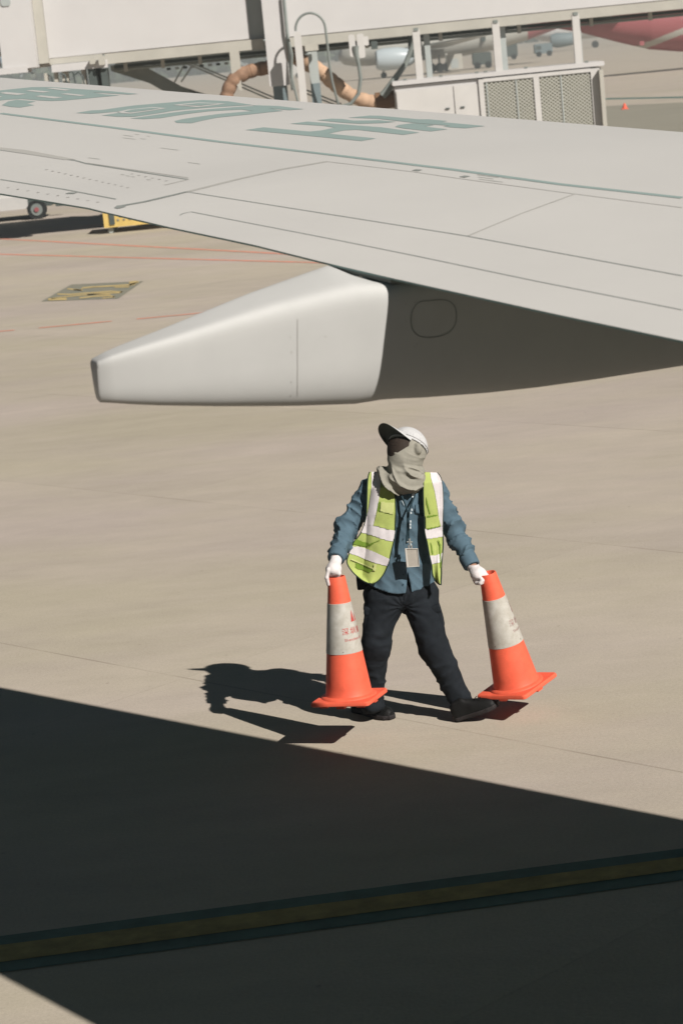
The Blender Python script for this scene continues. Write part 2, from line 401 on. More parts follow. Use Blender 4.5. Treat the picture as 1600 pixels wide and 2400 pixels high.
head_le = math.atan2(LD[0], LD[1]); HF = head_le+math.radians(27.5+90)
FWD = np.array([math.sin(HF), math.cos(HF), 0.0]); OUT = np.array([-FWD[1], FWD[0], 0.0])
TE = []
a0 = te_point(0, 453)
for s_ in (6.0, 4.5, 3.0, 1.5, .6): TE.append(a0+TD*s_)
for x in [0, 60, 130, 207, 243, 300]+list(range(350, 1601, 50)): TE.append(te_point(x, te_y(x)))
a1 = TE[-1]
for s_ in (.6, 1.4, 2.4, 3.6, 4.9): TE.append(a1-TD*s_)
def le_for(p):  # leading edge point straight ahead of a trailing edge point
    A_ = np.array([[FWD[0], -LD[0]], [FWD[1], -LD[1]]]); b_ = (L0-p)[:2]; t = np.linalg.solve(A_, b_); return L0+LD*t[1]
NV = 40
secs = []; 
for p in TE:
    q = le_for(p); c = np.linalg.norm(p-q); up = []; lo_ = []
    for k in range(NV+1):
        v = .5-.5*math.cos(math.pi*k/NV)
        base = q+(p-q)*v; bu = .045*math.sin(math.pi*v**.9)
        nose = .020*math.sqrt(max(0, 1-(1-min(v/.012, 1))**2))-.020
        th = c*.085*2.6*math.sqrt(v)*(1-v)*(1-.25*v)+.006
        up.append(base+np.array([0, 0, bu+nose])); lo_.append(base-np.array([0, 0, th+.0 if v > 0 else .020]))
    secs.append((up, lo_))
plane = empty('airliner', tuple(T0*[1, 1, 0]), 'pale grey airliner wing with teal lettering and a flap fairing, stretching over the worker', 'airplane')
mb = MB(); nS = len(secs)
V = []; 
for up, lo_ in secs: V += up
Fu = [(i*(NV+1)+k, (i+1)*(NV+1)+k, (i+1)*(NV+1)+k+1, i*(NV+1)+k+1) for i in range(nS-1) for k in range(NV)]
o0 = len(V)
for up, lo_ in secs: V += lo_
Fl = [(o0+i*(NV+1)+k, o0+i*(NV+1)+k+1, o0+(i+1)*(NV+1)+k+1, o0+(i+1)*(NV+1)+k) for i in range(nS-1) for k in range(NV)]
Fe = [(i*(NV+1)+NV, (i+1)*(NV+1)+NV, o0+(i+1)*(NV+1)+NV, o0+i*(NV+1)+NV) for i in range(nS-1)]
Fn = [(i*(NV+1), o0+i*(NV+1), o0+(i+1)*(NV+1), (i+1)*(NV+1)) for i in range(nS-1)]
Ft = []
for i in (0, nS-1):
    Ft += [(i*(NV+1)+k, i*(NV+1)+k+1, o0+i*(NV+1)+k+1, o0+i*(NV+1)+k) for k in range(NV)]
Fall = Fu+Fl+Fe+Fn+Ft
idx = []
for j, f in enumerate(Fall):
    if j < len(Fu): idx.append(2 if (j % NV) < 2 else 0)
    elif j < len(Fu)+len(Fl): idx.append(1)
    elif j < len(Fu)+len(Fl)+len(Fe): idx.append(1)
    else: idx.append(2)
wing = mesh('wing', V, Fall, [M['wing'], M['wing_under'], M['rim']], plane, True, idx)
bm = bmesh.new(); bm.from_mesh(wing.data); bmesh.ops.remove_doubles(bm, verts=bm.verts, dist=.0005); bmesh.ops.recalc_face_normals(bm, faces=bm.faces); bm.to_mesh(wing.data); bm.free()
wing.data.set_sharp_from_angle(angle=math.radians(35))
wing_bvh = BVHTree.FromPolygons([Vector(v) for v in V], Fu)
def wing_at(x, y, off=.003):
    d = Vector(ray(x, y)).normalized(); h, nn, i, dist = wing_bvh.ray_cast(Vector(CAM), d)
    if h is None: return None
    if nn.z < 0: nn = -nn
    return np.array(h+nn*off)
def snap(p, off):
    h, nn, i, dist = wing_bvh.ray_cast(Vector((p[0], p[1], p[2]+1)), Vector((0, 0, -1)))
    return p if h is None else np.array(h)+np.array([0, 0, off])
def wing_poly(name, polys, m, off=.0012, parent=wing):
    for poly in polys:
        P = [wing_at(x, y, 0) for x, y in poly]; P = [p for p in P if p is not None]
        if len(P) < 3: continue
        t = tessellate_polygon([[Vector(((p-T0) @ FWD, (p-T0) @ OUT, 0)) for p in P]])
        bm = bmesh.new(); vs = [bm.verts.new(p) for p in P]
        for q in t:
            try: bm.faces.new([vs[i] for i in q])
            except ValueError: pass
        for _ in range(4):
            ed = [e for e in bm.edges if e.calc_length() > .16]
            if ed: bmesh.ops.subdivide_edges(bm, edges=ed, cuts=1); bmesh.ops.triangulate(bm, faces=bm.faces)
        bm.verts.ensure_lookup_table(); bm.verts.index_update()
        V_ = [snap(np.array(v.co), off) for v in bm.verts]; F_ = [[v.index for v in f.verts] for f in bm.faces]; bm.free()
        MB().add(V_, F_).build(name, m, parent)
def wing_line(name, lines, m, off=.001):
    """lines: list of (points, width in metres)"""
    for pts, wd in lines:
        Q = []
        for i in range(len(pts)-1):
            n_ = max(2, int(math.dist(pts[i], pts[i+1])/16)+1)
            for k in range(n_): t = k/n_; Q.append((pts[i][0]*(1-t)+pts[i+1][0]*t, pts[i][1]*(1-t)+pts[i+1][1]*t))
        Q.append(pts[-1]); P = [wing_at(x, y, 0) for x, y in Q]; P = [p for p in P if p is not None]
        Vv = []
        for i, p in enumerate(P):
            t = P[min(i+1, len(P)-1)]-P[max(i-1, 0)]; s_ = np.cross(t, [0, 0, 1]); s_ = s_/np.linalg.norm(s_)*wd/2
            Vv += [snap(p+s_, off), snap(p-s_, off)]
        MB().add(Vv, [(2*i, 2*i+1, 2*i+3, 2*i+2) for i in range(len(P)-1)]).build(name, m, wing)
Z6 = lambda L: [(560+u/2.613, 220+v/2.613) for u, v in L]
Z5 = lambda L: [(u/2.063, 140+v/2.063) for u, v in L]
Z3 = lambda L: [(u/3.92, 150+v/3.92) for u, v in L]
Z1 = lambda L: [(u/1.96, v/1.96) for u, v in L]
wing_poly('wing_character', [
    Z6([(42, 222), (150, 206), (430, 232), (500, 226), (585, 208), (530, 198), (315, 184), (420, 171), (660, 190), (880, 207), (1105, 238), (1005, 252), (720, 221), (640, 225), (550, 245), (838, 274), (750, 290), (400, 256)]),
    Z6([(480, 162), (565, 153), (630, 155), (700, 165), (800, 164), (850, 162), (960, 172), (880, 180), (740, 184), (640, 178)]),
    Z6([(668, 147), (800, 134), (860, 135), (1100, 157), (1160, 157), (1275, 167), (1240, 174), (1505, 198), (1385, 212), (1290, 206), (1250, 200), (1285, 196), (1100, 182), (850, 153)]),
    Z6([(955, 203), (975, 192), (1060, 181), (1195, 192), (1140, 202), (1275, 218), (1175, 231), (1010, 213)])], M['teal'])
wing_poly('wing_character', [
    Z1([(350, 520), (420, 508), (470, 506), (620, 485), (740, 475), (930, 460), (1050, 466), (1160, 483), (1070, 488), (930, 497), (800, 509), (730, 521), (620, 537), (540, 537), (470, 531), (560, 517), (600, 508), (470, 520), (420, 523)]),
    Z1([(600, 545), (700, 531), (860, 510), (1000, 499), (1170, 487), (1300, 510), (1150, 526), (1000, 541), (930, 555), (880, 567), (812, 565), (802, 557), (840, 548), (1000, 525), (1160, 511), (1110, 504), (960, 512), (860, 524), (740, 543), (660, 548)]),
    Z1([(1155, 484), (1280, 488), (1395, 502), (1330, 507), (1230, 498)])], M['teal'])
wing_poly('wing_character_counter', [
    Z1([(795, 484), (910, 472), (1038, 478), (930, 492), (905, 494)]), Z1([(540, 516), (590, 505), (700, 494), (765, 499), (680, 513), (600, 524), (560, 522)])], M['wing'], .0022)
wing_poly('wing_character_core', [
    Z1([(835, 485), (912, 476), (1000, 479), (925, 488)]), Z1([(572, 515), (610, 506), (700, 498), (735, 501), (665, 511), (600, 519)])], M['teal'], .0032)
wing_poly('wing_character', [
    Z3([(2, 245), (170, 227), (300, 214), (480, 213), (660, 228), (850, 240), (1020, 252), (1270, 276), (1180, 282), (980, 270), (850, 262), (960, 280), (1100, 290), (960, 302), (800, 318), (600, 336), (480, 341), (380, 337), (200, 322), (60, 330), (2, 338)]),
    Z3([(20, 380), (80, 345), (160, 330), (330, 345), (250, 365), (320, 380), (190, 402), (100, 396)])], M['teal'])
wing_poly('wing_character_counter', [
    Z3([(2, 268), (60, 261), (250, 278), (160, 289), (60, 280)]), Z3([(238, 249), (300, 243), (468, 258), (400, 266)]), Z3([(420, 226), (500, 222), (658, 242), (600, 248)]),
    Z3([(325, 300), (380, 292), (582, 310), (500, 320)]), Z3([(558, 279), (620, 273), (792, 290), (740, 298)]), Z3([(2, 300), (20, 303), (2, 312)])], M['wing'], .0022)
wing_line('stripe', [([(2, 266), (255, 298), (510, 332), (800, 366), (1055, 397), (1310, 432), (1598, 464)], .030)], M['teal'], .0012)
wing_line('panel_seam', [
    ([(439, 450), (800, 507), (1090, 553), (1598, 647)], .007),
    ([(422, 505), (429, 501), (437, 499), (449, 497), (800, 565), (973, 600), (1259, 660), (1598, 727)], .006),
    ([(2, 421), (150, 444), (272, 467)], .010),
    ([(2, 352), (179, 377), (204, 384), (441, 421)], .011)], M['seam'])
wing_line('panel_seam_fine', [
    ([(765, 379), (800, 383), (968, 403), (1070, 418), (1346, 455), (1598, 487)], .006),
    ([(1346, 455), (1223, 500), (1097, 553)], .008), ([(441, 421), (387, 434)], .012),
    ([(439, 450), (559, 420), (660, 397), (765, 379)], .026), ([(204, 382), (441, 417)], .008)], M['seam_light'])
wing_line('flap_gap', [([(285, 483), (337, 474), (380, 464), (439, 450)], .020)], M['seam'], .0018)
wing_poly('flap_gap_mouth', [[(268, 488), (274, 483), (282, 482), (290, 483), (296, 485), (286, 488), (276, 490)]], M['seam'], .0018)
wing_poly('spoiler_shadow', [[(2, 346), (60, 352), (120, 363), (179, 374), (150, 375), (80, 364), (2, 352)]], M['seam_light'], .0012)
sten = []
for (x, y, L_) in [(290, 317, 22), (288, 323, 30), (318, 315, 8), (330, 325, 12), (345, 319, 7), (378, 347, 40), (441, 381, 28), (208, 370, 26), (1118, 410, 50), (1120, 415, 36), (1176, 417, 22), (1122, 420, 56), (284, 409, 8), (296, 412, 8), (308, 414, 8), (345, 421, 8)]:
    s_ = .13
    sten.append(([(x, y), (x+L_, y+L_*s_)], .007))
wing_line('wing_stencil', sten, M['stencil'], .0012)
wing_line('wing_marker', [([(972, 401), (982, 398)], .03), ([(1082, 416), (1095, 413)], .03), ([(163, 455), (172, 452)], .04)], M['seam'], .0018)
# winglet at the tip (outside the frame)
u0, l0 = secs[0]; tipq = le_for(TE[0]); tipp = TE[0]
mbw = MB(); ss = []
for k, (h_, sc, sh) in enumerate([(0, 1, 0), (.15, .95, .1), (.5, .75, .4), (1.4, .5, 1.0), (2.3, .28, 1.6)]):
    cc = tipq*(1)+np.array([0, 0, h_])+OUT*(.12*h_+.05)-FWD*sh; ch = (tipq-tipp)*sc
    ss.append([cc, cc-ch*.5+OUT*.05, cc-ch, cc-ch*.5-OUT*.05])
mbw.loft([[tuple(p) for p in s_] for s_ in ss]).build('winglet', M['wing'], plane, True)

# flap track fairing
P0 = te_point(915, 651); P1 = te_point(757, 615)
WID = abs((P1-P0) @ OUT)
def on_side(x, y, o_=0.0):      # pixel onto the vertical plane of the fairing's near side -> (s, z)
    d = ray(x, y); base = P0+OUT*o_; t = (OUT @ (base-CAM))/(OUT @ d); p = CAM+d*t; return (p-P0) @ FWD, p[2]
HW = WID/2
top_s = [on_side(*p) for p in [(255, 850), (420, 800), (640, 728), (800, 684), (915, 655)]]
bot_s = [on_side(*p, o_=HW*.6) for p in [(262, 950), (380, 955), (520, 957), (700, 956), (870, 950), (1000, 945), (1150, 934), (1270, 921), (1400, 903), (1600, 872)]]
st = [p[0] for p in top_s]; zt = [p[1] for p in top_s]; sb = [p[0] for p in bot_s]; zb = [p[1] for p in bot_s]
s_tail = on_side(258, 900)[0]
sf = sb[-1]; slope = (zb[-1]-zb[-2])/(sb[-1]-sb[-2]); zte = P0[2]
def ztop(s_): 
    return float(np.interp(s_, st, zt)) if s_ <= st[-1] else zt[-1]+.03*min(1, (s_-st[-1])*2)
def zbot(s_):
    if s_ <= sf: return float(np.interp(s_, sb, zb))
    return zb[-1]+slope*(s_-sf)+.09*(s_-sf)**2
N_ = 40; fsecs = []; s_nose = sf+.75
for k in range(61):
    t = k/60; s_ = s_tail+(s_nose-s_tail)*t
    top = ztop(s_); bo = zbot(s_)
    w_ = HW*min(1, .36+.64*max(0, (s_-s_tail)/(st[-1]-s_tail))**.8)
    if s_ > st[-1]: w_ = HW*(1-.55*((s_-st[-1])/(s_nose-st[-1]))**2)
    if s_ > st[-1]: top = top+ .0
    if k == 0: sc = .90
    elif k == 1: sc = .97
    else: sc = 1
    zc = (top+bo)/2; hh = max(.02, (top-bo)/2)*(.93 if k == 0 else (.985 if k == 1 else 1)); 
    ex = 7.0 if s_ < st[-1] else 7.0-4.0*min(1, (s_-st[-1])/(.5*(s_nose-st[-1])))
    s1 = (P1-P0) @ FWD; tilt = .20*max(0, min(1, (s_-s_tail)/(s1-s_tail)))**.8 if s_ < s1 else .20*max(0, 1-(s_-s1)/.10)
    if s_ > s1: hh -= .012*min(1, (s_-s1)/.1)
    row = []
    for j in range(N_):
        an = 2*math.pi*(j+.5)/N_; ca, sa = math.cos(an), math.sin(an)
        if sa < 0: ex_ = 3.2
        else: ex_ = ex
        pz0 = math.copysign(abs(sa)**(2/ex_), sa)*.5-.5; pz0 = pz0 if sa < 0 else -(1-pz0-1)*0-.5+.5*math.copysign(abs(sa)**(2/ex_), sa)
        px_ = math.copysign(abs(ca)**(2/ex_), ca)*(1-.46*max(0, -pz0)); pz_ = math.copysign(abs(sa)**(2/ex_), sa)
        row.append(tuple(P0+FWD*s_+OUT*(HW+px_*w_*sc)+np.array([0, 0, zc+pz_*hh-P0[2]+tilt*(HW+px_*w_)*(.5+.5*pz_)])))
    fsecs.append(row)
# tail: rounded closed end
r0 = np.array(fsecs[0]); c0 = r0.mean(0); fsecs.insert(0, [tuple(c0+(p-c0)*.86-FWD*.006) for p in r0])
fm = MB().loft(fsecs)
fair = fm.build('flap_track_fairing', M['fairing'], plane, True)
fb = BVHTree.FromPolygons([Vector(v) for v in fm.v], fm.f)
def fair_at(x, y, off=.0015):
    d = Vector(ray(x, y)).normalized(); h, nn, i, dist = fb.ray_cast(Vector(CAM), d)
    if h is None: return None
    if nn.dot(d) > 0: nn = -nn
    return np.array(h+nn*off), np.array(nn)
def fair_line(name, pts, wd, m, closed=False):
    R_ = [fair_at(*p) for p in pts]; R_ = [r for r in R_ if r is not None]; Vv = []; n_ = len(R_)
    for i, (p, nn) in enumerate(R_):
        a_ = R_[(i+1) % n_][0] if closed or i < n_-1 else p; b_ = R_[i-1][0] if closed or i > 0 else p
        t = a_-b_; s_ = np.cross(t, nn); s_ = s_/np.linalg.norm(s_)*wd/2; Vv += [p+s_, p-s_]
    Fs = [(2*i, 2*i+1, (2*i+3) % (2*n_), (2*i+2) % (2*n_)) for i in range(n_ if closed else n_-1)]
    return mesh(name, Vv, Fs, m, fair)
ov = [(800+u/1.96, 600+v/1.96) for u, v in [(340, 225), (365, 208), (400, 205), (455, 200), (495, 208), (520, 235), (527, 275), (520, 315), (495, 348), (455, 366), (400, 374), (360, 368), (330, 345), (318, 305), (322, 260)]]
ovs = []
for i in range(len(ov)):
    p0_, p1_, p2_, p3_ = [np.array(ov[(i+k) % len(ov)]) for k in (-1, 0, 1, 2)]
    for t in (0, .33, .66): ovs.append(tuple(.5*((2*p1_)+(-p0_+p2_)*t+(2*p0_-5*p1_+4*p2_-p3_)*t*t+(-p0_+3*p1_-3*p2_+p3_)*t**3)))
fair_line('access_panel_seam', ovs, .0028, M['seam'], True)
fair_line('joint_seam', [(697, y) for y in range(748, 930, 12)], .0015, M['seam_light'])
for (x, y) in [(680, 790), (683, 825), (682, 895), (681, 927), (763, 788), (950, 752), (950, 712), (971, 708), (970, 812), (976, 806)]:
    r_ = fair_at(x, y, .001)
    if r_:
        c, nn = r_; t1 = np.cross(nn, [0, 0, 1]); t1 /= np.linalg.norm(t1); t2 = np.cross(nn, t1)
        MB().add([c+(t1*math.cos(a)+t2*math.sin(a))*.0022 for a in np.linspace(0, 2*math.pi, 7)[:-1]], [tuple(range(6))]).build('rivet', M['seam_light'], fair)
# dark hinge gap between the trailing edge and the fairing
gp = MB(); gp.loft([[tuple(te_point(x, te_y(x))+np.array([0, 0, dz])+FWD*dx) for dx, dz in ((.012, -.009), (.06, -.009), (.06, -.028), (.012, -.022))] for x in (762, 800, 850, 905)])
gp.build('hinge_gap', M['seam'], plane)
# fuselage of the same aircraft, behind the cabin window the picture is taken from
ax0 = np.array([0, 0, 3.25])-OUT*(1.88+.22)
fs_ = []
for k, (t, rr) in enumerate([(-16, .5), (-14, 1.0), (-10, 1.6), (-6, 1.88), (0, 1.88), (8, 1.88), (14, 1.88), (17, 1.6), (19, .9), (19.6, .3)]):
    fs_.append([tuple(ax0+FWD*t+OUT*rr*math.cos(a)+np.array([0, 0, rr*math.sin(a)])) for a in np.linspace(0, 2*math.pi, 33)[:-1]])
MB().loft(fs_).build('fuselage', M['fuselage_paint'], plane, True)
print('fairing: s_tail', s_tail, 'width', WID, 'nose', s_nose, 'ztop', zt, 'zbot', zb)

# ------------------------------------------------------------------ boarding bridge
BY = 54.0
br = empty('boarding_bridge', (-.4, BY, 0), 'white boarding bridge crossing above the apron behind the wing', 'boarding bridge')
def P_(x, y, Y=BY): return atY(x, y, Y)
mb = MB()
mb.box(-5.55, -1.0, BY, BY+3.0, 4.12, 6.9)
mb.build('outer_tunnel', M['bridge_white'], br)
mb = MB(); mb.box(-1.0, 30, BY+.05, BY+2.7, 4.10, 6.6); mb.build('inner_tunnel', M['bridge_grey'], br)
mb = MB(); mb.box(-.24, 30, BY+.02, BY+3.0, 4.08, 6.9); mb.build('inner_tunnel_cladding', M['bridge_white'], br)
mb = MB(); mb.box(-4.3, -.72, BY-.05, BY+.18, 3.87, 4.10); mb.box(-.15, 30, BY-.05, BY+.18, 3.85, 4.06); mb.build('floor_beam', M['bridge_beige'], br)
mb = MB(); mb.box(-4.3, 30, BY+2.7, BY+2.9, 3.85, 4.06); mb.build('rear_floor_beam', M['bridge_grey'], br)
# cab and rotunda side on the left
mb = MB(); mb.box(-6.55, -5.78, BY-.55, BY+3.0, 3.95, 7.0); mb.build('cab', M['bridge_white'], br)
mb = MB(); mb.box(-5.775, -5.555, BY-.1, BY+3.0, 4.02, 7.0); mb.build('cab_joint', M['bridge_beige'], br)
mb = MB(); mb.box(-9.5, -6.63, BY-.2, BY+3.0, 4.30, 7.0); mb.build('cab_side', M['bridge_beige'], br)
mb = MB(); mb.box(-9.5, -6.62, BY-.35, BY-.25, 4.05, 4.22); mb.box(-9.5, -6.0, BY-.6, BY+.2, 3.86, 4.0); mb.build('cab_sill', M['bridge_white'], br)
xw, zw = -6.40, 5.36
wn_ = [(xw+.02, zw-.02), (xw+.17, zw-.02), (xw+.20, zw+.03), (xw+.20, zw+.6), (xw-.02, zw+.6), (xw-.02, zw+.03)]
MB().prism(wn_, BY-.575, BY-.552).build('cab_window', M['bridge_grey'], br)
mb = MB(); mb.box(-5.5, -4.25, BY-.25, BY+.1, 3.80, 3.97); mb.build('lower_ledge', M['bridge_white'], br)
mb = MB(); mb.box(-5.55, -4.35, BY-.02, BY+.1, 3.98, 4.11); mb.build('recess_panel', M['bridge_beige'], br)
for x0, x1, z0, z1 in [(-4.42, -4.28, 3.86, 4.06), (-4.62, -4.5, 3.9, 4.02), (-5.95, -5.86, 3.72, 3.84), (-5.72, -5.60, 3.84, 3.93)]:
    MB().box(x0, x1, BY-.42, BY-.26, z0, z1, bev=.012).build('bracket', M['bridge_beige'] if x0 > -5.5 else M['mid_metal'], br)
for x0, x1 in [(-5.70, -5.62), (-5.48, -5.40), (-5.30, -5.16), (-4.86, -4.76)]:
    MB().box(x0, x1, BY-.1, BY+.1, 3.2, 3.8).build('leg_bracket', M['bridge_beige'], br)
for pts in ([(-5.60, 3.78), (-5.52, 3.72), (-5.48, 3.45)], [(-5.3, 3.77), (-5.22, 3.72), (-5.18, 3.5)], [(-5.12, 3.78), (-5.02, 3.76), (-5.0, 3.5)], [(-5.0, 3.70), (-4.9, 3.76), (-4.82, 3.66), (-4.8, 3.4)]):
    MB().tube([(x, BY-.3, z) for x, z in pts], .022, 6).build('bridge_cable', M['dark_metal'], br)
mb = MB(); mb.box(-4.70, -4.52, BY-.2, BY+.5, 3.2, 3.80); mb.box(-4.42, -4.28, BY-.15, BY+.4, 3.2, 3.78); mb.box(-4.50, -4.43, BY+.05, BY+.3, 3.2, 3.8)
mb.build('drive_unit', M['dark_metal'], br)
# conduit and hangers under the tunnel
mb = MB(); mb.box(-4.2, 30, BY+1.1, BY+1.5, 3.76, 3.84); mb.build('conduit_tray', M['dark_metal'], br)
mb = MB(); mb.tube([(-4.2, BY+.9, 3.72), (30, BY+.9, 3.72)], .035, 8); mb.build('conduit_pipe', M['mid_metal'], br)
for x in [-3.9, -3.05, -2.2, .18, 1.62, 3.3, 5.1, 6.75, 8.1, 9.4]:
    MB().box(x-.04, x+.04, BY+.5, BY+.62, 3.66, 3.86).build('hanger', M['bridge_beige'], br)
for i in range(9):
    x = -2.95+i*.19
    MB().box(x-.045, x+.045, BY+.85, BY+1.0, 3.60, 3.66, bev=.01).build('roller', M['bridge_grey'] if i % 2 else M['dark_metal'], br)
# main lift column
mb = MB(); mb.box(-.665, -.215, BY-.45, BY-.06, 3.02, 7.2, bev=.02); mb.build('lift_column', M['bridge_white'], br)
mb = MB(); mb.box(-.60, -.28, BY-.40, BY-.10, 0.3, 3.02); mb.build('lift_column_inner', M['blue_grey'], br)
mb = MB(); mb.box(-.20, -.12, BY-.5, BY-.3, 2.9, 7.0); mb.build('column_rail', M['bridge_grey'], br)
MB().tube([(-.16, BY-.56, 5.0), (-.17, BY-.56, 4.2), (-.10, BY-.58, 3.7), (-.16, BY-.58, 3.2), (-.04, BY-.58, 2.4)], .03, 6).build('column_cable', M['mid_metal'], br)
mb = MB(); mb.box(-1.6, .7, BY-1.0, BY+.2, .35, .75, bev=.05); mb.build('wheel_bogie', M['bridge_white'], br)
for x in (-1.2, .3):
    MB().tube([(x, BY-1.3, .42), (x, BY-.95, .42)], .42, 24).build('bogie_wheel', M['rubber'], br)
# ladder post and second strut
mb = MB(); mb.box(-.02, .14, BY-1.2, BY-1.05, .3, 4.15, bev=.02); mb.build('hose_post', M['white_paint'], br)
mb = MB(); mb.box(.20, .50, BY-.9, BY-.7, 3.72, 3.86, bev=.01); mb.build('post_bracket', M['bridge_beige'], br)
mb = MB(); mb.box(.25, .46, BY-.5, BY-.3, 2.2, 3.7); mb.build('rear_post', M['bridge_grey'], br)
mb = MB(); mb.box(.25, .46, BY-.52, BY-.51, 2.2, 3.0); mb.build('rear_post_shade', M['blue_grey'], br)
hose = []
for t in np.linspace(0, math.pi, 14): hose.append((.36-.33*math.cos(t), BY-1.1, 4.18+.36*math.sin(t)))
hose += [(.70, BY-1.1, 3.8), (.70, BY-1.05, 3.4), (.73, BY-1.0, 3.0), (.80, BY-.9, 2.6), (.86, BY-.8, 2.2)]
MB().tube(hose, .028, 8).build('hose_loop', M['mid_metal'], br, True)
mb = MB(); mb.box(-1.50, -1.28, BY-.1, BY+.1, 3.25, 3.88); mb.add([(-1.48, BY-.12, 3.3), (-1.3, BY-.12, 3.3), (-1.36, BY-.12, 3.02), (-1.30, BY-.12, 2.98)], [(0, 1, 2), (1, 3, 2)])
mb.build('short_strut', M['bridge_beige'], br)
# stairs behind
def bar(name, a, b_, r, m, parent=br): return MB().tube([a, b_], r, 6).build(name, m, parent)
st0 = P_(262, 150, BY+2.5); st1 = P_(520, 232, BY+2.5); dv = (st1-st0)
mb = MB(); 
for dy in (-.4, .5):
    q = [st0+np.array([0, dy, -.02]), st1+np.array([0, dy, -.02]), st1+np.array([0, dy, -.16]), st0+np.array([0, dy, -.16])]
    mb.add(q, [(0, 1, 2, 3)])
mb.build('stair_stringer', M['mid_metal'], br)
for i in range(9):
    c = st0+dv*(i+.5)/9; MB().box(c[0]-.12, c[0]+.12, c[1]-.38, c[1]+.48, c[2]-.09, c[2]-.06).build('stair_tread', M['bridge_white'] if i % 2 == 0 else M['bridge_grey'], br)
sa = P_(330, 150, BY+2.0); sb_ = P_(480, 232, BY+2.0); mb = MB(); mb.add([sa, sb_, sb_+np.array([-.55, 0, 0]), sa+np.array([-.5, 0, .0])], [(0, 1, 2, 3)]); mb.build('stair_side_panel', M['mid_metal'], br)
for a, b_ in [((436, 148), (640, 236)), ((446, 146), (650, 232)), ((432, 152), (408, 195)), ((452, 152), (425, 192)), ((700, 212), (800, 252)), ((705, 206), (800, 244))]:
    bar('hand_rail', tuple(P_(*a, BY+1.8)), tuple(P_(*b_, BY+1.8)), .022, M['bridge_grey'])
# pre-conditioned air ducts
def duct(pts, r, m, name='air_duct'):
    P = [np.array(p) for p in pts]; Q = []
    for i in range(len(P)-1):
        p0_, p1_, p2_, p3_ = P[max(i-1, 0)], P[i], P[i+1], P[min(i+2, len(P)-1)]
        for t in np.linspace(0, 1, 9)[:-1]: Q.append(.5*((2*p1_)+(-p0_+p2_)*t+(2*p0_-5*p1_+4*p2_-p3_)*t*t+(-p0_+3*p1_-3*p2_+p3_)*t**3))
    Q.append(P[-1]); L_ = np.cumsum([0]+[np.linalg.norm(Q[i+1]-Q[i]) for i in range(len(Q)-1)])
    n_ = int(L_[-1]/.035); R = []; X = []
    for k in range(n_+1):
        s_ = L_[-1]*k/n_; X.append(tuple(np.array([np.interp(s_, L_, [q[a] for q in Q]) for a in range(3)]))); R.append(r*(1-.10*abs(math.cos(s_/.22*math.pi))**6)*(1+.05*math.sin(s_*7)))
    o = MB().tube(X, R, 16).build(name, m, br, True)
    s_ = .11
    while s_ < L_[-1]:
        c = np.array([np.interp(s_, L_, [q[a] for q in Q]) for a in range(3)]); c2 = np.array([np.interp(min(s_+.03, L_[-1]), L_, [q[a] for q in Q]) for a in range(3)])
        if np.linalg.norm(c2-c) > .005: MB().tube([c, c2], r*.965, 16).build('duct_ring', M['duct_ring'], o)
        s_ += .22
    return o
duct([P_(668, 152), P_(630, 158), P_(590, 166), P_(555, 182), P_(535, 212), P_(528, 250)], .165, M['duct'])
duct([P_(648, 110, BY+1), P_(700, 140, BY+.6), P_(742, 160), P_(775, 188), P_(820, 222), P_(870, 240), P_(905, 236)], .17, M['duct_pale'])
MB().tube([P_(880, 238), P_(925, 232)], .2, 14).build('duct_collar', M['duct_ring'], br)
# twin connector box with cables
mb = MB(); mb.box(1.18, 1.32, BY-.9, BY-.7, 3.50, 3.99, bev=.03); mb.build('connector_box', M['white_paint'], br)
mb = MB(); mb.box(1.36, 1.52, BY-.9, BY-.7, 3.46, 3.99, bev=.03); mb.box(1.52, 1.62, BY-.88, BY-.72, 3.72, 3.92, bev=.02); mb.build('connector_box', M['white_paint'], br)
MB().tube([P_(833, 108, BY-.9), P_(834, 122, BY-.9), P_(840, 150, BY-.9), P_(845, 185, BY-.9), P_(840, 220, BY-.9), P_(822, 243, BY-.9), P_(800, 250, BY-.9)], [.075, .06, .04, .04, .04, .04, .04], 8).build('power_cable', M['mid_metal'], br, True)
MB().box(1.68, 1.82, BY-.5, BY-.3, 3.62, 3.80, bev=.01).build('small_box', M['dark_metal'], br)
MB().tube([P_(975, 88, BY-.3), P_(965, 110, BY-.3), P_(950, 150, BY-.3), P_(925, 185, BY-.3), P_(905, 215, BY-.3), P_(895, 225, BY-.3)], [.09, .05, .06, .07, .09, .09], 8).build('power_cable', M['mid_metal'], br, True)
MB().box(2.55, 2.85, BY+.3, BY+.6, 3.35, 3.80, bev=.03).build('junction_box', M['dark_metal'], br)

# hanging posts and the air unit cabinet
for x in (2.60, 4.37, 6.15):
    MB().box(x, x+.16, BY-.95, BY-.80, 2.84, 3.96, bev=.012).build('hanging_post', M['white_paint'], br)
    MB().box(x+.03, x+.13, BY-.97, BY-.78, 3.93, 4.0, bev=.01).build('post_cap', M['mid_metal'], br)
for x in (2.90, 4.62, 6.33):
    MB().box(x, x+.13, BY+.2, BY+.4, 2.80, 3.86).build('rear_hanging_post', M['bridge_grey'], br)
cb = empty('air_unit_cabinet', (4.4, BY, 1.0), 'long white air unit cabinet with two diamond mesh panels, hung under the boarding bridge', 'cabinet')
Yc = BY-1.0
mb = MB(); mb.box(2.10, 6.70, Yc+.06, BY+.6, 1.05, 2.76); mb.build('housing', M['bridge_white'], cb)
mb = MB(); mb.box(2.05, 6.78, Yc-.02, BY+.65, 2.78, 2.88, bev=.02); mb.build('roof', M['bridge_white'], cb)
for x0, x1 in ((2.12, 3.38), (3.40, 3.92)):
    mb = MB(); mb.box(x0, x1, Yc, Yc+.05, 1.1, 2.66, bev=.008); mb.build('door', M['white_paint'], cb)
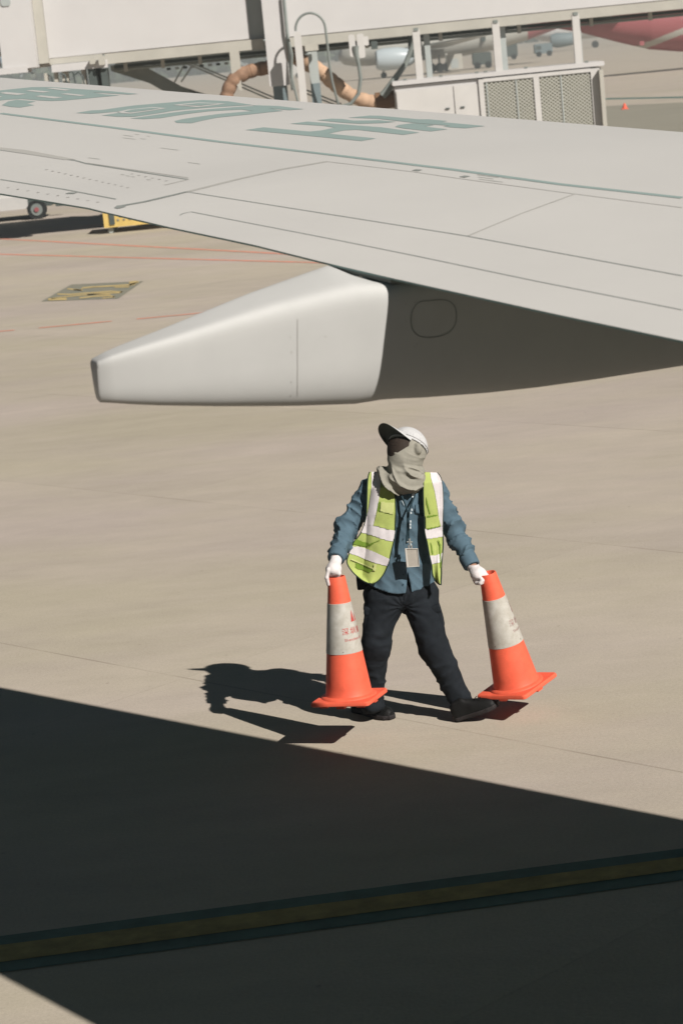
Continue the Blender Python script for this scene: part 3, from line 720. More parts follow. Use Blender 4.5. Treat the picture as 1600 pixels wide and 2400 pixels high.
for x in (3.18, 3.52):
    MB().box(x, x+.09, Yc-.03, Yc, 2.16, 2.19).build('door_handle', M['dark_metal'], cb)
def meshpanel(x0, x1, z0, z1, dens):
    MB().box(x0, x1, Yc+.03, Yc+.05, z0, z1).build('mesh_backing', M['mesh_back'], cb)
    w_ = MB(); sp_ = dens
    for sgn in (1, -1):
        a = math.radians(38)*sgn
        span = (x1-x0)+(z1-z0)/math.tan(abs(a)); n_ = int(span/sp_)+2
        for k in range(-1, n_):
            # line through (xs, zs) direction (cos a, sin a), clipped
            xs_ = x0+k*sp_-((z1-z0)/math.tan(abs(a)) if sgn > 0 else 0); zs_ = z0
            pts = []
            dx, dz = math.cos(a), abs(math.sin(a)); 
            if sgn < 0: dx = -dx
            t0, t1 = 0, (z1-z0)/dz
            ta, tb = (x0-xs_)/dx, (x1-xs_)/dx
            if ta > tb: ta, tb = tb, ta
            t0 = max(t0, ta); t1 = min(t1, tb)
            if t1-t0 < .02: continue
            A_ = (xs_+dx*t0, zs_+dz*t0); B_ = (xs_+dx*t1, zs_+dz*t1); h_ = .011
            w_.add([(A_[0], Yc+.012+sgn*.002, A_[1]-h_), (B_[0], Yc+.012+sgn*.002, B_[1]-h_), (B_[0], Yc+.012+sgn*.002, B_[1]+h_), (A_[0], Yc+.012+sgn*.002, A_[1]+h_)], [(0, 1, 2, 3)])
    w_.build('mesh_panel', M['mesh_wire'], cb)
meshpanel(4.08, 5.17, 1.2, 2.66, .10); meshpanel(5.32, 6.45, 1.2, 2.66, .10)
for x0, x1 in ((3.96, 4.07), (5.18, 5.31), (6.46, 6.66)):
    MB().box(x0, x1, Yc-.01, Yc+.05, 1.1, 2.74).build('frame_upright', M['white_paint'], cb)
MB().box(4.07, 6.46, Yc-.012, Yc+.04, 2.67, 2.75).build('frame_rail', M['white_paint'], cb)
for x in (4.12, 4.78, 5.78):
    MB().box(x, x+.025, Yc-.005, Yc+.03, 1.2, 2.66).build('frame_strut', M['bridge_grey'], cb)
MB().box(6.63, 6.72, Yc-.2, Yc-.02, 1.0, 2.7).build('corner_cover', M['bridge_beige'], cb)
for x in (2.3, 3.1, 3.9, 4.1, 5.0, 6.35): MB().box(x, x+.08, Yc-.03, Yc+.05, 2.885, 2.92, bev=.01).build('lifting_lug', M['mid_metal'], cb)

# ------------------------------------------------------------------ carts at the left
def wheel(c, r, wd, parent, hub=True, mhub='plane_red', n=22):
    o = MB().tube([(c[0], c[1]-wd/2, c[2]), (c[0], c[1]+wd/2, c[2])], r, n).build('wheel', M['rubber'], parent)
    if hub: 
        MB().tube([(c[0], c[1]-wd/2-.02, c[2]), (c[0], c[1]-wd/2, c[2])], r*.62, n).build('rim', M['mid_metal'], o)
        MB().tube([(c[0], c[1]-wd/2-.05, c[2]), (c[0], c[1]-wd/2-.015, c[2])], r*.25, 10).build('hub', M[mhub], o)
    return o
tg = empty('baggage_tractor', (-8.4, 64.5, 0), 'white apron tractor with dark wheels behind the wing tip', 'tractor')
wheel((-7.38, 64.0, .26), .26, .22, tg); wheel((-9.0, 64.0, .26), .26, .22, tg)
mb = MB(); mb.box(-9.9, -6.95, 64.1, 65.4, .32, .62, bev=.05); mb.build('chassis', M['dark_metal'], tg)
mb = MB(); mb.box(-9.9, -7.0, 64.08, 65.42, .60, 1.1, bev=.08); mb.build('body', M['white_paint'], tg)
mb = MB(); mb.box(-8.8, -7.62, 64.0, 64.09, .30, .64, bev=.01); mb.build('side_skirt', M['white_paint'], tg)
mb = MB(); mb.box(-9.3, -8.9, 64.3, 65.2, 1.1, 1.5, bev=.06); mb.build('seat', M['rubber'], tg)
tb = MB(); tb.box(-6.95, -6.6, 64.7, 64.8, .25, .40, bev=.02); tb.build('tow_hitch', M['dark_metal'], tg)
yc = empty('yellow_dolly', (-4.1, 56, 0), 'yellow low dolly with a row of holes in its side, in the bridge shadow', 'dolly')
mb = MB(); mb.box(-4.86, -3.0, 55.2, 55.28, .14, .62); mb.build('side_plate', M['yellow_cart'], yc)
mb = MB(); mb.box(-4.86, -3.0, 55.28, 56.6, .50, .60); mb.build('deck', M['yellow_cart'], yc)
mb = MB(); mb.box(-4.72, -4.60, 55.17, 55.20, .20, .50, bev=.01); mb.build('slot', M['dark_metal'], yc)
for i in range(7):
    for j in range(2):
        MB().box(-4.54+i*.14+j*.07, -4.50+i*.14+j*.07, 55.18, 55.20, .28+j*.09, .32+j*.09).build('hole', M['mid_metal'], yc)
for x in (-4.72, -3.3):
    for y in (55.3, 56.4):
        MB().tube([(x, y, .07), (x, y+.09, .07)], .07, 12).build('caster', M['bridge_grey'], yc)

# ------------------------------------------------------------------ distant aircraft and vehicles
def body_of_revolution(stations, ax='x', n=24):
    return [[(x, yc_+r_*math.cos(a), zc_+r_*math.sin(a)) for a in np.linspace(0, 2*math.pi, n+1)[:-1]] for x, yc_, zc_, r_ in stations]
D = 290.
fa = empty('distant_airliner', (15, D, 0), 'grey white airliner parked far off between the bridge posts, engine toward us', 'airplane')
MB().loft(body_of_revolution([(5, D, 3.0, .3), (5.6, D, 3.1, 1.1), (6.8, D, 3.4, 1.7), (8.5, D, 3.55, 1.95), (11, D, 3.55, 1.98), (20, D, 3.6, 1.95), (24, D, 3.8, 1.8), (28, D, 4.2, 1.4)])).build('fuselage', M['plane_grey'], fa, True)
MB().loft(body_of_revolution([(28, D, 4.2, 1.4), (31, D, 4.55, .95), (34, D, 4.8, .4)])).build('tail_cone', M['plane_red'], fa, True)
MB().add([(29, D, 5.2), (34, D, 5.2), (36.5, D, 12), (34, D, 12), (29, D+.4, 5.2), (34, D+.4, 5.2), (36.5, D+.2, 12), (34, D+.2, 12)], [(0, 1, 2, 3), (7, 6, 5, 4), (0, 4, 5, 1), (1, 5, 6, 2), (2, 6, 7, 3), (3, 7, 4, 0)]).build('tail_fin', M['plane_red'], fa)
MB().loft(body_of_revolution([(9.3, D-6, 2.2, .95), (9.45, D-6, 2.2, 1.15), (10.3, D-6, 2.2, 1.33), (12, D-6, 2.2, 1.3), (13.3, D-6, 2.2, 1.0), (14.2, D-6, 2.3, .6)])).build('engine', M['nacelle'], fa, True)
MB().loft(body_of_revolution([(9.28, D-6, 2.2, .1), (9.29, D-6, 2.2, .93)])).build('engine_intake', M['dark_metal'], fa)
MB().add([(11, D-2, 3.2), (18, D-2, 3.0), (22, D-17, 3.9), (20.5, D-17, 3.9), (11, D-2, 2.8), (18, D-2, 2.9), (22, D-17, 3.8), (20.5, D-17, 3.8)], [(0, 1, 2, 3), (7, 6, 5, 4), (0, 4, 5, 1), (1, 5, 6, 2), (2, 6, 7, 3), (3, 7, 4, 0)]).build('wing', M['plane_grey'], fa)
for x, y in ((17.0, D-2.6), (17.9, D-2.2), (16.3, D+2.2)):
    wheel((x, y, .58), .56, .35, fa, False); MB().tube([(x, y+.2, .5), (x, y+.2, 2.2)], .14, 8).build('gear_leg', M['plane_grey'], fa)
wheel((10.15, D-4, .36), .36, .3, fa, False); MB().tube([(10.15, D-3.8, .4), (10.15, D-3.8, 2.2)], .1, 8).build('gear_leg', M['plane_grey'], fa)
MB().box(22.3, 22.8, D-2.05, D-1.9, 3.15, 4.0, bev=.1).build('cargo_hatch', M['dark_metal'], fa)
for x in np.arange(8.5, 26, .55): MB().box(x, x+.25, D-2.02, D-1.9, 4.4, 4.75, bev=.05).build('window', M['dark_metal'], fa)
D = 172.
fb_ = empty('red_airliner', (32, D, 0), 'red tailed airliner with a white swoosh at the far right edge', 'airplane')
S_ = [(17.6, D, 4.15, .12), (18.6, D, 4.2, .4), (20.5, D, 4.05, .75), (23.0, D, 3.75, 1.35), (25.3, D, 3.4, 1.75), (27.5, D, 3.2, 1.92), (31, D, 3.1, 1.98), (46, D, 3.1, 1.98), (49, D, 3.0, 1.5), (50.5, D, 2.8, .5)]
def swoosh_idx(mb_):
    out = []
    for f in mb_.f:
        c = np.mean([mb_.v[i] for i in f], 0); x, y, z = c
        k = (x-23.6)*.30+1.55   # swoosh centre line rising forward
        out.append(1 if abs(z-k) < .22 and x > 24 else (2 if (x > 29 and z < k) else 0))
    return out
ss_ = []
for i in range(len(S_)-1):
    for t in np.linspace(0, 1, 30)[:-1]: ss_.append(tuple(np.array(S_[i])*(1-t)+np.array(S_[i+1])*t))
ss_.append(S_[-1])
mb = MB().loft(body_of_revolution(ss_, n=140)); mb.mi = swoosh_idx(mb)
mb.build('fuselage', [M['plane_red'], M['bridge_beige'], M['plane_red']], fb_, True)
MB().add([(19.5, D-.2, 4.6), (25, D-.2, 5.2), (21.5, D-.1, 12), (18, D-.1, 12), (19.5, D+.2, 4.6), (25, D+.2, 5.2), (21.5, D+.1, 12), (18, D+.1, 12)], [(0, 1, 2, 3), (7, 6, 5, 4), (0, 4, 5, 1), (1, 5, 6, 2), (2, 6, 7, 3), (3, 7, 4, 0)]).build('tail_fin', M['plane_red'], fb_)
MB().add([(20.2, D-1, 4.2), (23.4, D-1, 4.0), (21.5, D-6, 4.4), (20.4, D-6, 4.4), (20.2, D-1, 4.1), (23.4, D-1, 3.9), (21.5, D-6, 4.3), (20.4, D-6, 4.3)], [(0, 1, 2, 3), (7, 6, 5, 4), (0, 4, 5, 1), (1, 5, 6, 2), (2, 6, 7, 3), (3, 7, 4, 0)]).build('tailplane', M['bridge_beige'], fb_)
for x in (35., 36.): wheel((x, D-2.5, .55), .55, .35, fb_, False)
MB().box(24.4, 24.7, D-1.86, D-1.6, 2.0, 2.3).build('tail_skid', M['plane_red'], fb_)
D = 420.
fc = empty('white_airliner', (45, D, 0), 'small white airliner nose and engine far beyond the red tail', 'airplane')
MB().loft(body_of_revolution([(41.5, D, 3.3, .3), (42.2, D, 3.4, 1.1), (44, D, 3.6, 1.8), (47, D, 3.7, 2.0), (60, D, 3.7, 2.0), (75, D, 4.2, .6)])).build('fuselage', M['plane_white'], fc, True)
MB().loft(body_of_revolution([(44.0, D-6, 1.9, 1.0), (45, D-6, 1.9, 1.3), (47.5, D-6, 1.9, 1.1), (48.5, D-6, 2.0, .7)])).build('engine', M['blue_grey'], fc, True)
for x in (43.5, 52.): wheel((x, D-3, .6), .6, .4, fc, False)
def van(name, x, y, w_, h_, m, label, cat, dark=True, group=None):
    e = empty(name, (x, y, 0), label, cat, group)
    MB().box(x-w_/2, x+w_/2, y-1, y+1, .45, h_, bev=.15).build('body', m, e)
    MB().box(x-w_/2+.15, x-w_/2+w_*.35, y-1.03, y-1.0, h_*.55, h_*.85).build('window', M['dark_metal'], e)
    for sx in (-.3, .3): wheel((x+w_*sx, y-1.0, .4), .4, .3, e, False)
    return e
van('tow_tractor', 22.0, 286, 2.2, 1.9, M['dark_metal'], 'dark squat tow tractor under the grey airliner, between two bridge posts', 'tractor')
van('service_truck', 31.2, 356, 3.0, 2.5, M['dark_metal'], 'dark service truck beyond the tail of the grey airliner', 'truck')
van('service_truck', 36.6, 356, 2.6, 1.9, M['blue_grey'], 'grey blue truck just right of the third bridge post, far off', 'truck')
van('service_van', -1.2, 400, 3.6, 2.6, M['white_paint'], 'white van far off between the hose loop and the connector boxes', 'van')
e = empty('cargo_container', (18.6, 284, 0), 'pale grey cargo container standing by the main wheels of the grey airliner', 'container')
MB().box(18.6-.9, 18.6+.9, 283.2, 284.8, .25, 2.0, bev=.08).build('box', M['bridge_beige'], e); MB().box(18.1, 19.0, 283.17, 283.2, .4, 1.5, bev=.05).build('door', M['bridge_grey'], e)
# small marker cone far right
mk = empty('marker_cone', tuple(gnd(1463, 256)), 'tiny red marker cone alone on the apron at the right', 'cone')
g0 = gnd(1463, 256)
MB().tube([g0+np.array([0, 0, .04]), g0+np.array([0, 0, .26])], [.11, .04], 12).build('cone_body', M['orange'], mk); MB().box(g0[0]-.14, g0[0]+.14, g0[1]-.14, g0[1]+.14, 0.005, .045).build('base', M['orange'], mk)
# far tree belt and terminal hall on the horizon
tr = MB(); rs = np.random.RandomState(3)
X = np.linspace(-260, 330, 150); H_ = 7+3*np.abs(np.sin(X*.05))+rs.rand(150)*3.5
for row in range(3):
    for x, h_ in zip(X, H_):
        for _ in range(6):
            c = np.array([x+rs.randn()*2.5, 905+row*7+rs.randn()*2, rs.rand()*h_]); r_ = 1.6+rs.rand()*1.6
            pts = [c+r_*np.array(v)*(.7+.6*rs.rand()) for v in [(1, 0, 0), (-1, 0, 0), (0, 1, 0), (0, -1, 0), (0, 0, .9), (0, 0, -.9)]]
            tr.add(pts, [(0, 2, 4), (2, 1, 4), (1, 3, 4), (3, 0, 4), (2, 0, 5), (1, 2, 5), (3, 1, 5), (0, 3, 5)])
tag(tr.build('tree_belt', M['foliage']), kind='stuff')

# ------------------------------------------------------------------ traffic cones
def basis(z, x):
    z = np.array(z, float); z /= np.linalg.norm(z); x = np.array(x, float); x -= z*(x @ z); x /= np.linalg.norm(x); y = np.cross(z, x)
    return Matrix(((x[0], y[0], z[0]), (x[1], y[1], z[1]), (x[2], y[2], z[2])))
CH = .675
def rad(z): return .126+(.0455-.126)*(z-.03)/(CH-.03)
def lathe(prof, n=64):
    mb = MB(); secs_ = [[(r*math.cos(a), r*math.sin(a), z) for a in np.linspace(0, 2*math.pi, n+1)[:-1]] for r, z in prof]
    return mb.loft(secs_, caps=False)
def text_mesh(body, size, font_off=(0, 0)):
    cu = bpy.data.curves.new('text', 'FONT'); cu.body = body; cu.size = size; cu.resolution_u = 3; cu.space_character = 1.12
    ob = bpy.data.objects.new('text', cu); col.objects.link(ob); dg = bpy.context.evaluated_depsgraph_get()
    me = ob.evaluated_get(dg).to_mesh(); V_ = np.array([v.co[:] for v in me.vertices]); F_ = [list(p.vertices) for p in me.polygons]
    ob.evaluated_get(dg).to_mesh_clear(); bpy.data.objects.remove(ob); bpy.data.curves.remove(cu)
    return V_, F_
def wrap(V_, z0, a0, lift=.0012):
    return [((rad(z0+v[1])+lift)*math.cos(a0+v[0]/rad(z0)), (rad(z0+v[1])+lift)*math.sin(a0+v[0]/rad(z0)), z0+v[1]) for v in V_]
def local(mb, name, m, parent, smooth=False):
    o = mb.build(name, m, None, smooth); o.parent = parent; return o
def cone(loc, rot, ang, pm, label):
    root = empty('traffic_cone', loc, label, 'traffic cone', 'traffic cones carried by the worker')
    root.rotation_mode = 'QUATERNION'; root.rotation_quaternion = rot.to_quaternion()
    # square base with rounded corners and a raised curved flange
    def sq(h, r, z, n=8):
        out = []
        for k, (sx, sy) in enumerate([(1, 1), (-1, 1), (-1, -1), (1, -1)]):
            for a in np.linspace(k*math.pi/2, (k+1)*math.pi/2, n): out.append((sx*(h-r)+r*math.cos(a), sy*(h-r)+r*math.sin(a), z))
        return out
    mb = MB(); mb.loft([sq(.160, .018, 0), sq(.165, .020, .004), sq(.165, .020, .018), sq(.160, .018, .024), sq(.144, .03, .024)])
    base = local(mb, 'base', M['orange'], root, True)
    for sx, sy in ((1, 0), (-1, 0), (0, 1), (0, -1), (.8, .8), (-.8, .8), (.8, -.8), (-.8, -.8)):
        mb = MB(); mb.box(sx*.13-.022, sx*.13+.022, sy*.13-.022, sy*.13+.022, -.014, .001); f_ = local(mb, 'foot', M['orange'], base)
    pr = [(.150, .0245), (.146, .031), (.138, .034), (rad(.038)+.004, .038), (rad(.05), .050)]+[(rad(z), z) for z in np.linspace(.08, CH-.006, 16)]+[(rad(CH)-.001, CH), (rad(CH)-.006, CH), (rad(CH)-.008, CH-.01)]+[(rad(z)-.008, z) for z in np.linspace(CH-.05, .1, 5)]
    local(lathe(pr), 'cone_body', M['orange'], root, True)
    z0, z1 = .268, .535
    local(lathe([(rad(z0)+.0002, z0-.001), (rad(z0)+.002, z0)]+[(rad(z)+.002, z) for z in np.linspace(z0+.02, z1-.02, 8)]+[(rad(z1)+.002, z1), (rad(z1)-.0005, z1+.001)]), 'reflective_band', M['cone_white'], root, True)
    # print: logo spike, characters, small Latin line
    for i, ch in enumerate('\u6df1\u5733\u822a\u7a7a'):
        V_, F_ = text_mesh(ch, .040); o = MB().add(wrap(V_, .372, ang+i*.56-.10, .0032), F_); local(o, 'print_character', pm, root)
    V_, F_ = text_mesh('Shenzhen Airlines', .021); local(MB().add(wrap(V_, .335, ang+.03, .0032), F_), 'print_line', pm, root)
    def wp(pts, z, a): return wrap([(p[0], p[1], 0) for p in pts], z, a, .0035)
    mb = MB(); mb.add(wp([(-.012, 0), (.0, .002), (.013, 0), (.004, .058), (.002, .062)], .432, ang+.83), [(0, 1, 2, 3, 4)])
    mb.add(wp([(.020, 0), (.032, .004), (.022, .05)], .432, ang+.83), [(0, 1, 2)]); local(mb, 'print_emblem', pm, root)
    # scuffs at the lower edge of the band
    rr = np.random.RandomState(int(ang*100) % 97)
    for k in range(4):
        a = rr.rand()*6.28; w_ = .003+.009*rr.rand(); h_ = .002+.006*rr.rand()
        pts = [(-w_, 0), (-w_*.3, -h_*.6), (w_*.6, -h_*.3), (w_, .002), (w_*.3, h_), (-w_*.4, h_*.6)]
        local(MB().add(wp(pts, z0+.006+rr.rand()*.012, a), [(0, 1, 2, 3, 4, 5)]), 'scuff', M['cone_dirt'], root)
    return root
def front_angle(rot, loc):   # local angle of the side that faces the camera
    v = rot.inverted() @ Vector(tuple(CAM-np.array(loc))); return math.atan2(v.y, v.x)
cL = atY(819, 1640, 12.165); topL = atY(789, 1358, 12.165+.035)
cR = atY(1212, 1612, 12.41); topR = atY(1144, 1352, 12.41-.03)
zL = topL-cL; zR = topR-cR
rotL = basis(zL, (.104, .278, -.02)); rotR = basis(zR, (.19, .23, .05))
def fit(z): return np.linalg.norm(z)
print('cone lengths', fit(zL), fit(zR))
cone(tuple(cL-np.array(zL)/fit(zL)*.0), rotL, front_angle(rotL, cL)+.05, M['print_red'], 'upright orange cone with clear red characters, hanging from the hand by the straight leg')
cone(tuple(cR), rotR, front_angle(rotR, cR)+.62, M['print_faded'], 'tilted orange and white cone with faded print, held out past the stepping foot')

# ------------------------------------------------------------------ the worker
YP = 12.55
def J(x, y, dy=0.): return atY(x, y, YP+dy)
pers = empty('person', (J(930, 1690)[0], YP, 0), 'person in lime safety vest, blue shirt, grey cap and neck cover, striding with two cones', 'person')
PY = .00228
# ---- joints
neckL, neckU = J(948, 1150, .03), J(955, 1085, .0)
shL, elL, wrL = J(872, 1146, .05), J(817, 1232, -.02), J(786, 1312, -.27)
shR, elR, wrR = J(1017, 1146, .06), J(1061, 1240, .05), J(1108, 1332, -.10)
hipL, knL, anL = J(899, 1398, .0), J(880, 1515, -.05), J(872, 1640, .02)
hipR, knR, anR = J(983, 1398, .0), J(1019, 1522, -.08), J(1077, 1640, -.10)
pel = J(940, 1375, .02)
HC = J(954, 1058, .0)
fd = np.array([-.74, -.54, .40]); fd /= np.linalg.norm(fd)
sd = np.cross(fd, [0, 0, 1]); sd /= np.linalg.norm(sd); ud = np.cross(sd, fd)
_t = math.radians(16); sd, ud = sd*math.cos(_t)-ud*math.sin(_t), ud*math.cos(_t)+sd*math.sin(_t)
AX = np.array([fd, sd, ud])
def headsdf(P):
    d = ell(P, HC+ud*.02, AX, (.095, .077, .105))
    d = smin(d, ell(P, HC+fd*.035-ud*.055, AX, (.060, .055, .065)), .03)
    d = smin(d, ell(P, HC+fd*.092-ud*.012, AX, (.022, .013, .025)), .012)      # nose
    d = smin(d, ell(P, HC+fd*.062+ud*.028, AX, (.030, .055, .014)), .02)       # brow
    d = smin(d, ell(P, HC+fd*.078-ud*.050, AX, (.014, .026, .009)), .01)       # mouth
    for s_ in (1, -1): d = smin(d, ell(P, HC+sd*s_*.078-fd*.005, AX, (.018, .009, .030)), .006)
    for s_ in (1, -1): d = np.maximum(d, -ell(P, HC+fd*.098+sd*s_*.031+ud*.012, AX, (.022, .016, .011)))
    return d
def torso(P, grow=0.):
    a = J(950, 1120, .02); b = J(932, 1385, .02); ax = b-a; t = ((P-a) @ ax)/(ax @ ax); tc = np.clip(t, 0, 1)
    q = P-a-tc[..., None]*ax
    rx = np.interp(tc, [0, .08, .3, .62, 1], [.100, .150, .172, .168, .194])+grow
    ry = np.interp(tc, [0, .08, .3, .62, 1], [.080, .100, .118, .118, .138])+grow
    k = np.sqrt((q[..., 0]/rx)**2+(q[..., 1]/ry)**2+(q[..., 2]/(ry*.8))**2*(t < 0)+(q[..., 2]/(ry*.8))**2*(t > 1)*.3)
    return (k-1)*np.minimum(rx, ry)
def limbs(P, g=0.):
    d = smin(cap(P, shL, elL, .052+g, .040+g), cap(P, elL, wrL, .040+g, .027+g), .02)
    d = np.minimum(d, smin(cap(P, shR, elR, .052+g, .040+g), cap(P, elR, wrR, .040+g, .027+g), .02)); return d
def legs(P, g=0.):
    d = smin(cap(P, hipL, knL, .078+g, .055+g), cap(P, knL, anL, .052+g, .036+g), .03)
    d = np.minimum(d, smin(cap(P, hipR, knR, .078+g, .055+g), cap(P, knR, anR, .052+g, .036+g), .03)); return d
hl = gnd(830, 1666); tl = gnd(932, 1690); fl = (tl-hl)/np.linalg.norm(tl-hl); tl = hl+fl*.325
hr = gnd(1068, 1690); tr_ = J(1168, 1652, hr[1]-YP-.06); fr = (tr_-hr)/np.linalg.norm(tr_-hr); tr_ = hr+fr*.255
def body(P):
    d = smin(torso(P, -.06), cap(P, neckL, neckU, .056, .052), .04)
    d = smin(d, headsdf(P), .012) if True else d
    d = smin(d, limbs(P), .03); d = smin(d, legs(P), .04)
    d = smin(d, cap(P, anL, hl+fl*.07+np.array([0, 0, .045]), .034, .026), .01); d = smin(d, cap(P, hl+fl*.07+np.array([0, 0, .045]), hl+fl*.20+np.array([0, 0, .035]), .024, .018), .01)
    d = smin(d, cap(P, anR, hr+fr*.06+np.array([-.01, 0, .045]), .034, .026), .01); d = smin(d, cap(P, hr+fr*.06+np.array([-.01, 0, .045]), hr+fr*.19+np.array([-.01, 0, .035]), .024, .018), .01)
    d = smin(d, cap(P, wrL, wrL+(elL-wrL)*-.18, .026, .03), .01); d = smin(d, cap(P, wrR, wrR+(elR-wrR)*-.18, .026, .03), .01)
    return d
sdfmesh('body', body, (-.12, 12.1, .02), (.82, 12.95, 1.72), .0085, M['skin'], pers)
for s_ in (1, -1):
    c = HC+fd*.079+sd*s_*.031+ud*.012
    def eyef(P, c=c): return np.sqrt(((P-c)**2).sum(-1))-.012
    e_ = sdfmesh('eye', eyef, c-.016, c+.016, .003, M['eye_white'], pers)
    sdfmesh('iris', lambda P, c=c+fd*.0085: np.sqrt(((P-c)**2).sum(-1))-.0058, c+fd*.0085-.01, c+fd*.0085+.01, .0015, M['eye_dark'], e_)
sdfmesh('hair', lambda P: np.maximum(ell(P, HC-fd*.008+ud*.03, AX, (.094, .077, .092)), np.maximum(-(P-(HC+ud*.01)) @ ud, (P-(HC+fd*.055)) @ fd)), HC-.16, HC+.16, .007, M['hair'], pers)

# ---- shirt
def ridge(P, u, f, aniso=.30, obl=.35, seed=0., sharp=4.):
    """wrinkles running across direction u"""
    u = u/np.linalg.norm(u); e1_ = np.cross(u, [.3, .2, .9]); e1_ /= np.linalg.norm(e1_); e2_ = np.cross(u, e1_)
    t, a_, b_ = P @ u, P @ e1_, P @ e2_
    t = t+noise(P+seed*1.7, 8.)*.018
    q = np.stack([(t+obl*a_)*f+seed*3.1, a_*f*aniso+seed, b_*f*aniso+seed*2], -1)
    r_ = (1-np.abs(noise(q, 1.)))**sharp
    q2 = np.stack([(t-obl*b_)*f*1.9+seed, a_*f*aniso*1.6, b_*f*aniso*1.6+seed], -1)
    return .42-r_*1.0+.30*(.4-(1-np.abs(noise(q2, 1.)))**sharp)
def folds(P, a, b, amp, fr, seed=0.):
    return amp*ridge(P, b-a, fr, .33, .4, seed)
cuffL = wrL+(elL-wrL)*.02; cuffR = wrR+(elR-wrR)*.05
hem0 = J(932, 1386, -.11)[2]
def shirt(P):
    P = P.astype(float)
    d = torso(P)
    aL = smin(cap(P, shL, elL, .062, .060), cap(P, elL, cuffL, .060, .045), .03)+folds(P, elL, cuffL, .019, 27., 1.)+folds(P, shL, elL, .014, 17., 2.)*np.clip((P[..., 2]*-1+shL[2]+.02)*9, .25, 1)
    aR = smin(cap(P, shR, elR, .061, .058), cap(P, elR, cuffR, .058, .044), .03)+folds(P, elR, cuffR, .019, 26., 3.)+folds(P, shR, elR, .015, 20., 4.)*np.clip((P[..., 2]*-1+shR[2]+.02)*9, .25, 1)
    # flat cuffs
    for w_, e_, A_ in ((cuffL, elL, 0), (cuffR, elR, 1)):
        u_ = (e_-w_)/np.linalg.norm(e_-w_); c_ = cap(P, w_, w_+u_*.055, .047, .049); c_ = np.maximum(c_, -(P-w_) @ u_)
        if A_ == 0: aL = np.minimum(np.maximum(aL, -(P-w_-u_*.05) @ u_), c_)
        else: aR = np.minimum(np.maximum(aR, -(P-w_-u_*.05) @ u_), c_)
    dn = noise(P*np.array([1, 1, .45]), 16.)*.008+noise(P*np.array([1, 1, .6])+3, 34.)*.003
    # long diagonal drapes
    x = P[..., 0]; z = P[..., 2]
    dn += .013*ridge(P, np.array([.85, .1, .45]), 15., .28, .2, 9.)*np.clip((1.36-z)*5, .2, 1)
    d = smin(d+dn, aL, .035); d = smin(d, aR, .035)
    # hem: lower in front, rising to the sides; two tails with a slit
    xc = J(945, 1386)[0]; hem = hem0-.014+.55*(x-xc)**2+.25*np.maximum(0, xc-.05-x)
    hollow = torso(P, -.016)+dn; cut = np.maximum(hollow, z-(hem0+.06)); d = np.maximum(d, -cut)
    legs_ = (hem-z); d = np.maximum(d, legs_)
    sx = J(957, 1392)[0]+(hem0+.12-z)*-.03; wv = np.abs(x-sx-.004)-(.013-.13*(z-hem0)).clip(0, .02); d = np.where((P[..., 1] < YP) & (z < hem0+.11), np.maximum(d, -wv), d)
    # placket seam
    pl = J(941, 1250)[0]; d = d+.0025*np.exp(-((x-pl-(z-1.1)*.03)/.003)**2)*(P[..., 1] < YP)
    return d
sh_o = sdfmesh('shirt', shirt, (-.14, 12.1, .62), (.80, 12.80, 1.50), .0062, M['shirt'], pers)
shb = BVHTree.FromPolygons([v.co+wloc(sh_o) for v in sh_o.data.vertices], [p.vertices[:] for p in sh_o.data.polygons])
def on_shirt(x, y, off=.004):
    d = Vector(ray(x, y)).normalized(); h, nn, i, dist = shb.ray_cast(Vector(CAM), d)
    return None if h is None else np.array(h-d*off)
# chest pocket flap, buttons
def shirt_patch(name, pts, m, off=.004, nx=6, ny=6):
    (a, b_, c, d_) = [np.array(p, float) for p in pts]; V_ = []; ok = True
    for j in range(ny+1):
        for i in range(nx+1):
            q = (a*(1-i/nx)+b_*i/nx)*(1-j/ny)+(d_*(1-i/nx)+c*i/nx)*j/ny; p = on_shirt(q[0], q[1], off)
            if p is None: p = V_[-1] if V_ else J(q[0], q[1], -.1)
            V_.append(p)
    return mesh(name, V_, [(j*(nx+1)+i, j*(nx+1)+i+1, (j+1)*(nx+1)+i+1, (j+1)*(nx+1)+i) for j in range(ny) for i in range(nx)], m, sh_o, True)
pk = shirt_patch('chest_pocket', [(974, 1182), (992, 1182), (994, 1203), (974, 1202)], M['shirt'], .007)
shirt_patch('pocket_seam', [(973, 1201), (994, 1203), (994, 1205), (973, 1203)], M['shirt_dark'], .0085)
shirt_patch('pocket_seam', [(972.5, 1182), (974, 1182), (974.5, 1203), (973, 1202)], M['shirt_dark'], .0085)
shirt_patch('collar_badge', [(940, 1171), (944, 1176), (949, 1186), (946, 1184)], M['pale_trim'], .008)
shirt_patch('collar_badge', [(965, 1158), (972, 1155), (967, 1168), (965, 1166)], M['pale_trim'], .008)
for y in (1215, 1262, 1345, 1368): shirt_patch('button', [(943, y), (946, y), (946, y+3), (943, y+3)], M['shirt_dark'], .005, 1, 1)

